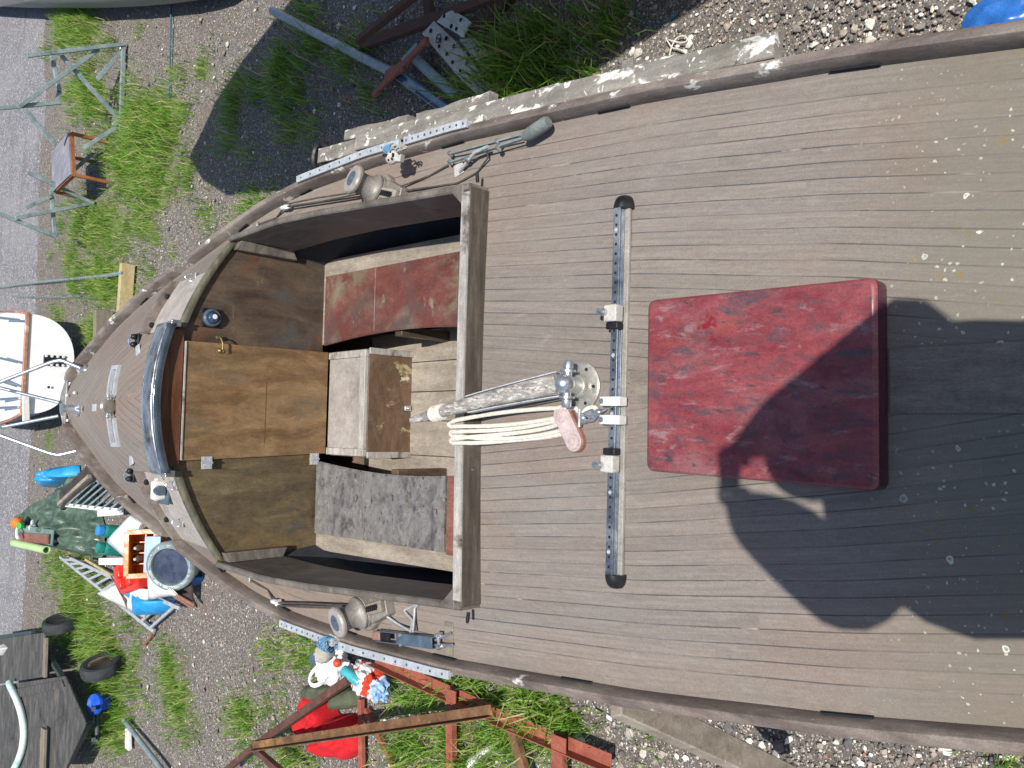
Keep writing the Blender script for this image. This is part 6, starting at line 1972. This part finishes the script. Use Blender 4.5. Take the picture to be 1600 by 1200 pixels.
def plate(name, poly, hs, mat, label, cat, t_=.015):
    pts = [G(x, y, h) for (x, y), h in zip(poly, hs)]
    rows = densify([[pts[0], pts[1]], [pts[3], pts[2]]], 6)
    mb = MB(); n_ = (rows[1][0] - rows[0][0]).cross(rows[0][1] - rows[0][0]).normalized()
    if n_.z < 0: n_ = -n_
    for i, r in enumerate(rows):
        for j, p in enumerate(r):
            r[j] = p + n_ * (.05 * math.sin(math.pi * j / 6) * math.sin(math.pi * i / 6 + .3))
    top = rows; botm = [[p - n_ * t_ for p in r] for r in rows]
    mb.grid(top if (rows[1][0] - rows[0][0]).cross(rows[0][1] - rows[0][0]).z < 0 else [r[::-1] for r in top]); mb.grid(botm)
    o = obj(name, mb, mat, None, 50, sol=.004)
    return tag(o, label, cat)


plate('fibreglass_sheet', [(166, 846), (203, 806), (220, 818), (196, 872)], [.40, .44, .42, .36], M['bright_white'], 'curved white panel between the blue capped canister and the orange crate', 'panel')
plate('fibreglass_sheet', [(150, 928), (178, 914), (232, 922), (226, 966)], [.12, .20, .30, .10], M['bright_white'], 'large white panel lying in front of the red basket', 'panel')
plate('fibreglass_sheet', [(230, 900), (246, 900), (276, 930), (232, 938)], [.42, .42, .32, .30], M['bright_white'], 'white panel beside the round steel tub', 'panel')
for a_, b_, lab in (((155, 802), (190, 799), 'white plank end just below the wire rack'), ((157, 877), (192, 877), 'white plank end under the orange crate')):
    o = obj('white_plank', MB().bar(G(*a_, .34), G(*b_, .36), .09, .05), M['bright_white'], None, bevel=.006); tag(o, lab, 'plank')
M['teal_pl'] = surf('teal_plastic', [(.3, '#1c6f66'), (.7, '#2d8a7f')], 8, rough=.35)
M['blue_cap'] = surf('blue_cap', [(.3, '#2a7cbf'), (.7, '#3f95d4')], 8, rough=.4)
for y_, lab, capm in ((829, 'teal canister with a bright blue cap sticking out of the heap', 'blue_cap'), (856, 'teal canister without blue cap, below the curved white panel', 'teal_pl')):
    b = G(192, y_ + 3, .02); a = PY(157, y_, b.y - .02)
    L_c = (b - a).length
    o = thing('canister', lab, 'canister', a)
    obj('canister_body', MB().lathe([(.05, .02), (.085, .06), (.09, .09), (.09, L_c)], a, b - a, 20), M['teal_pl'], o)
    obj('cap', MB().lathe([(0, -.04), (.066, -.04), (.07, -.03), (.07, .03)], a, b - a, 20), M[capm], o)
M['crate'] = surf('orange_plastic', [(.3, '#b95c12'), (.7, '#cf7420')], 8, rough=.4, bump=.05)
cr = thing('bottle_crate', 'orange plastic bottle crate lying open with glass bottles inside, on the heap', 'crate', G(214, 862))
nrm = Vector((.08, -.78, .62)).normalized()
bx = Vector((-1, -.08, 0)); bx = (bx - nrm * bx.dot(nrm)).normalized(); by = -nrm.cross(bx)
if by.z > 0: by = -by
w1, w2 = .50, .34
o0 = P(198, 832, GZ + .60)
dep = .26; tw = .03
def cp(u, v, d_): return o0 + bx * u + by * v - nrm * d_
for (u0, v0, u1, v1) in ((0, 0, w1, 0), (w1, 0, w1, w2), (w1, w2, 0, w2), (0, w2, 0, 0)):
    a, b = cp(u0, v0, dep / 2), cp(u1, v1, dep / 2)
    obj('crate_wall', MB().bar(a, b, tw, dep, nrm), M['crate'], cr, bevel=.005)
    obj('crate_rim', MB().bar(cp(u0, v0, .012), cp(u1, v1, .012), tw + .03, .034, nrm), M['crate'], cr, bevel=.006)
obj('crate_floor', MB().box(cp(w1 / 2, w2 / 2, dep), (w1, w2, .015), (bx, by, nrm)), M['crate'], cr)
obj('crate_divider', MB().bar(cp(0, w2 * .5, dep * .75), cp(w1, w2 * .5, dep * .75), .012, dep * .45, nrm), M['crate'], cr)
for k in (1, 2, 3): obj('crate_divider', MB().bar(cp(w1 * k / 4, 0, dep * .8), cp(w1 * k / 4, w2, dep * .8), .012, dep * .35, nrm), M['crate'], cr)
M['bottle'] = surf('clear_bottle', [(.3, '#8c8f86'), (.7, '#b7bab2')], 20, rough=.15, spec=.7)
for i, j in ((1, 0), (2, 0), (1, 1), (2, 1), (3, 1)):
    o = obj('bottle', MB().lathe([(.035, 0), (.036, .12), (.016, .17), (.014, .215), (.016, .22), (0, .222)], cp(w1 * (i + .5) / 4, w2 * (j + .5) / 2, dep - .01), nrm, 14), M['bottle'])
    tag(o, 'small glass bottle standing in the orange crate', 'bottle', 'bottles in the orange crate')
wt = thing('round_tub', 'round steel tub with a pale blue panel and dark bowl, by the orange crate', 'tub', G(262, 880))
M['ice_blue'] = surf('ice_blue_panel', [(.3, '#a9c3dc'), (.7, '#c0d6ea')], 6, rough=.35, bump=.04)
obj('side_panel', MB().prism([G(229, 838, .44), G(252, 838, .44), G(250, 904, .40), G(226, 902, .40)], (0, 0, .02)), M['ice_blue'], wt, bevel=.006)
c = G(268, 884, .34)
axw = (Vector((-.2, -.75, .9))).normalized()
R_t = .265
obj('tub_rim', MB().lathe([(R_t * .78, -.02), (R_t * .76, .02), (R_t * .82, .05), (R_t * .95, .055), (R_t * 1.06, .03), (R_t * 1.08, .0), (R_t * 1.02, -.06), (R_t * .95, -.22), (R_t * .9, -.26)], c, axw, 40), M['galv'], wt, 40)
M['bowl'] = surf('dark_blue_bowl', [(.3, '#2c3444'), (.7, '#465066')], 6, rough=.3, bump=.05)
obj('tub_bowl', MB().lathe([(R_t * .77, .015), (R_t * .72, -.10), (R_t * .5, -.18), (.02, -.2), (0, -.2)], c, axw, 40), M['bowl'], wt, 50)
mb = MB()
for k in range(12):
    a = k * math.pi / 6; u_ = axw.orthogonal().normalized(); v_ = axw.cross(u_)
    mb.bar(c + (u_ * math.cos(a) + v_ * math.sin(a)) * R_t * .9 + axw * .055, c + (u_ * math.cos(a + .25) + v_ * math.sin(a + .25)) * R_t * .9 + axw * .055, .025, .012, axw)
obj('rim_clamp', mb, M['steel'], wt, bevel=.002)
rbk = thing('red_basket', 'bright red plastic basket with moulded compartments in front of the orange crate', 'basket', G(195, 905))
M['red_pl'] = surf('red_plastic', [(.3, '#c8281c'), (.7, '#de3d2c')], 8, rough=.35, bump=.04)
pb0 = [G(176, 886, .36), G(196, 882, .40), G(214, 890, .40), G(214, 920, .34), G(190, 930, .30), G(178, 912, .32)]
obj('basket_shell', MB().prism([p - Vector((0, 0, .22)) for p in pb0], (0, 0, .22)), M['red_pl'], rbk, bevel=.02)
for (x, y, sx, sy) in ((187, 893, .16, .10), (203, 905, .14, .12), (190, 912, .12, .10)):
    c = G(x, y, .37)
    obj('compartment', MB().box(c, (sx, sy, .08), (Vector((.9, .4, .0)).normalized(), Vector((-.4, .9, 0)).normalized(), (0, 0, 1))), M['red_pl'], rbk, bevel=.018)
o = obj('brown_board', MB().prism([G(175, 900, .30), G(180, 908, .30), G(201, 952, .1), G(197, 938, .24)], (0, 0, .02)), M['leather_edge'], None); tag(o, 'narrow brown board leaning between the red basket and the large white panel', 'board')
o = obj('blue_sack', lump([(222, 912), (236, 904), (256, 930), (276, 936), (262, 958), (232, 962), (224, 940)], .26, 6.6, .35, 12), M['bright_blue'], None, 70); tag(o, 'bright blue sack under the white panel next to the aluminium frame', 'sack')
o = obj('blue_sack', lump([(288, 892), (300, 888), (318, 902), (312, 914), (296, 912)], .2, 2.6, .35, 9), M['blue_pl'], None, 70); tag(o, 'small dark blue sack behind the round steel tub', 'sack')
for a_, b_, h1, h2_, lab in (((256, 918), (304, 946), .34, .12, 'upper of two thin sticks leaning against the round tub'), ((270, 930), (302, 950), .24, .05, 'lower of two thin sticks leaning against the round tub')):
    o = obj('wooden_stick', MB().bar(G(*a_, h1), G(*b_, h2_), .035, .025), M['leather_edge'], None, bevel=.004); tag(o, lab, 'stick')
o = obj('blackened_panel', MB().prism([G(262, 916, .26), G(300, 908, .14), G(303, 940, .10), G(280, 930, .2)], (0, 0, .015)), M['dark_plank'], None); tag(o, 'blackened panel lying under the round steel tub', 'panel')
# ladder and aluminium frame
ld = thing('aluminium_ladder', 'aluminium ladder lying on the gravel, running out from under the tarpaulin', 'ladder', G(140, 900))
obj('ladder_rail', MB().bar(G(94, 870, .14), G(240, 986, .05), .045, .03), M['alu'], ld, bevel=.004)
obj('ladder_rail', MB().bar(G(110, 872, .16), G(280, 950, .10), .045, .03), M['alu'], ld, bevel=.004)
for k in range(13):
    t_ = (k + .6) / 13
    a = G(94, 870, .14).lerp(G(240, 986, .05), t_); b = G(110, 872, .16).lerp(G(280, 950, .10), t_)
    obj('ladder_rung', MB().bar(a, b, .035, .025), M['alu'], ld, bevel=.003)
o = obj('wooden_lath', MB().bar(G(134, 874, .2), G(174, 898, .24), .035, .03), M['yellow_wood'], None); tag(o, 'thin pale lath lying along the aluminium ladder', 'lath')
o = obj('cord', MB().tube(bez([G(236, 986, .06), G(240, 996, .02), G(228, 1002, .02), G(226, 1008, .01)], 8), .014, 6), M['orange_wood']); tag(o, 'short orange cord hanging from the ladder end', 'cord')

# ------------------------------------------------------------------ old trailer with loose wheels
M['dark_ply'] = surf('blackened_plywood', [(.3, '#3b3a38'), (.5, '#4e4c49'), (.7, '#66625d')], 3.5, (1, 3, 1), rough=.7, bump=.25, layers=[('#827c72', 8, .66, .74, (1, 3, 1)), ('#2d2c2c', 3, .55, .75)])
tl_ = thing('flat_trailer', 'old flat trailer with blackened plywood boards by the road', 'trailer', G(110, 1100))
hT = .42
def TP(x, y, dh=0): return G(x, y, hT + dh)
obj('deck_board', MB().prism([TP(-12, 1000), TP(72, 988), TP(78, 1056), TP(-12, 1070)], (0, 0, .02)), M['dark_ply'], tl_, bevel=.003)
obj('deck_board', MB().prism([TP(-12, 1073, .03), TP(104, 1056, .03), TP(137, 1130, .03), TP(98, 1215, .03), TP(-12, 1215, .03)], (0, 0, .02)), M['dark_ply'], tl_, bevel=.003)
obj('deck_board', MB().prism([TP(20, 1078, .055), TP(98, 1062, .055), TP(102, 1073, .055), TP(28, 1090, .055)], (0, 0, .02)), M['dark_ply'], tl_, bevel=.003)
M['steel_dark'] = surf('dark_painted_steel', [(.3, '#2f3a3a'), (.7, '#465252')], 8, rough=.5, bump=.1)
for a_, b_ in (((80, 1030), (141, 1130)), ((141, 1128), (96, 1210)), ((-12, 997), (52, 988))):
    obj('frame_rail', MB().bar(TP(*a_, -.05), TP(*b_, -.05), .06, .07), M['steel_dark'], tl_, bevel=.004)
for yy_ in (1100, 1148): obj('axle_post', MB().bar(G(147, yy_, .08), G(146, yy_ + 8, hT - .05), .05, .05), M['steel_dark'], tl_)
obj('axle', MB().tube([G(152, 1092, .24), G(152, 1158, .24)], .03, 10), M['steel_dark'], tl_)
o = obj('grey_plank', MB().bar(TP(72, 996, .06), TP(70, 1058, .06), .10, .04), M['grey_wood'], None, bevel=.004); tag(o, 'pale grey plank across the edge of the first trailer board', 'plank')
o = obj('grey_plank', MB().bar(TP(69, 1138, .12), TP(66, 1215, .12), .17, .04), M['grey_wood'], None, bevel=.004); tag(o, 'broad weathered plank lying on the larger trailer board', 'plank')
o = obj('bent_pipe', MB().tube(bez([TP(14, 1066, .12), TP(18, 1082, .12), TP(34, 1095, .10), TP(46, 1140, .10), TP(40, 1165, .10), TP(32, 1185, .10), TP(16, 1212, .12)], 20), .05, 12), surf('white_turquoise_pipe', [(.3, '#b9d3cc'), (.7, '#dde8e4')], 6, rough=.4, layers=[('#8fbdb4', 3, .5, .7)])); tag(o, 'bent white and turquoise pipe lying on the blackened trailer boards', 'pipe')
o = obj('crushed_bucket', lump([(0, 1010), (6, 1006), (12, 1012), (4, 1024), (-2, 1024)], .12, 3, .4, 8, h0=.44), M['whitepl'], None, 70); tag(o, 'crumpled whitish bucket on the trailer board nearest the road', 'bucket')


def wheel(px, py, R, axis, label, rimmat, tilt=0):
    c = G(px, py, R)
    o = thing('wheel', label, 'wheel', c - Vector((0, 0, R)), 'old wheels by the trailer')
    a_ = Vector(axis).normalized(); w_ = R * .32
    obj('tyre', MB().lathe([(R * .62, -w_ * .8), (R * .8, -w_ * 1.05), (R * .95, -w_ * .95), (R, -w_ * .6), (R * 1.01, 0), (R, w_ * .6), (R * .95, w_ * .95), (R * .8, w_ * 1.05), (R * .62, w_ * .8)], c, a_, 36), M['tyre'], o)
    obj('rim', MB().lathe([(R * .63, w_ * .8), (R * .6, w_ * .5), (R * .5, w_ * .3), (R * .3, w_ * .45), (R * .16, w_ * .7), (0, w_ * .7)], c, a_, 28), rimmat, o)
    obj('rim', MB().lathe([(R * .63, -w_ * .8), (R * .55, -w_ * .4), (R * .2, -w_ * .2), (0, -w_ * .2)], c, a_, 28), rimmat, o)
    return o


M['rim'] = surf('rusty_cream_rim', [(.3, '#8d7a58'), (.7, '#b39d74')], 9, rough=.6, metal=.2, bump=.15, layers=[('#5a4630', 6, .55, .7)])
M['rim_dark'] = surf('dull_grey_rim', [(.3, '#4f5254'), (.7, '#74777a')], 9, rough=.6, metal=.2, bump=.15)
wheel(96, 974, .25, (.97, -.10, .2), 'bare black tyre wheel with grey rim standing in grass near the road', M['rim_dark'])
wheel(158, 1042, .25, (.95, -.14, .26), 'black tyre wheel with a rusty cream rim leaning in the grass', M['rim'])
M['blue_rim'] = surf('bright_blue_rim', [(.3, '#1b48b0'), (.7, '#2e63cc')], 8, rough=.3)
o = thing('blue_wheel_hub', 'bright blue wheel hub under the corner of the trailer', 'wheel hub', G(160, 1100))
obj('hub_dish', MB().lathe([(.135, 0), (.13, .035), (.08, .015), (.035, .03), (0, .03)], G(150, 1100, .28), (.15, -.32, 1), 28), M['blue_rim'], o)
obj('hub_drum', MB().lathe([(.10, -.14), (.10, 0)], G(150, 1100, .28), (.15, -.32, 1), 24), M['blue_rim'], o)
o = obj('green_pole', MB().tube([G(193, 1124, .06), G(256, 1206, .10)], .03, 10), M['teal_steel']); tag(o, 'thin grey green pole lying on the gravel near the trailer', 'pole')
o = obj('white_scrap', MB().prism([G(201, 1136, .02), G(206, 1138, .02), G(207, 1172, .02), G(201, 1168, .02)], (0, 0, .05)), M['whitepl'], None, bevel=.01); tag(o, 'narrow white scrap of plastic in the grass beside the green pole', 'scrap')
o = obj('white_jug', MB().ball(G(158, 1122, .12), (.09, .08, .1)), M['whitepl']); tag(o, 'small white plastic jug under the trailer corner', 'jug')
o = obj('thin_wire', MB().tube(bez([G(268, -5, .03), G(266, 60, .02), G(266, 100, .03), G(264, 158, .02)], 12), .012, 6), M['blue_cord2']); tag(o, 'thin dark line stretched across the sunlit gravel by the shade', 'cord')
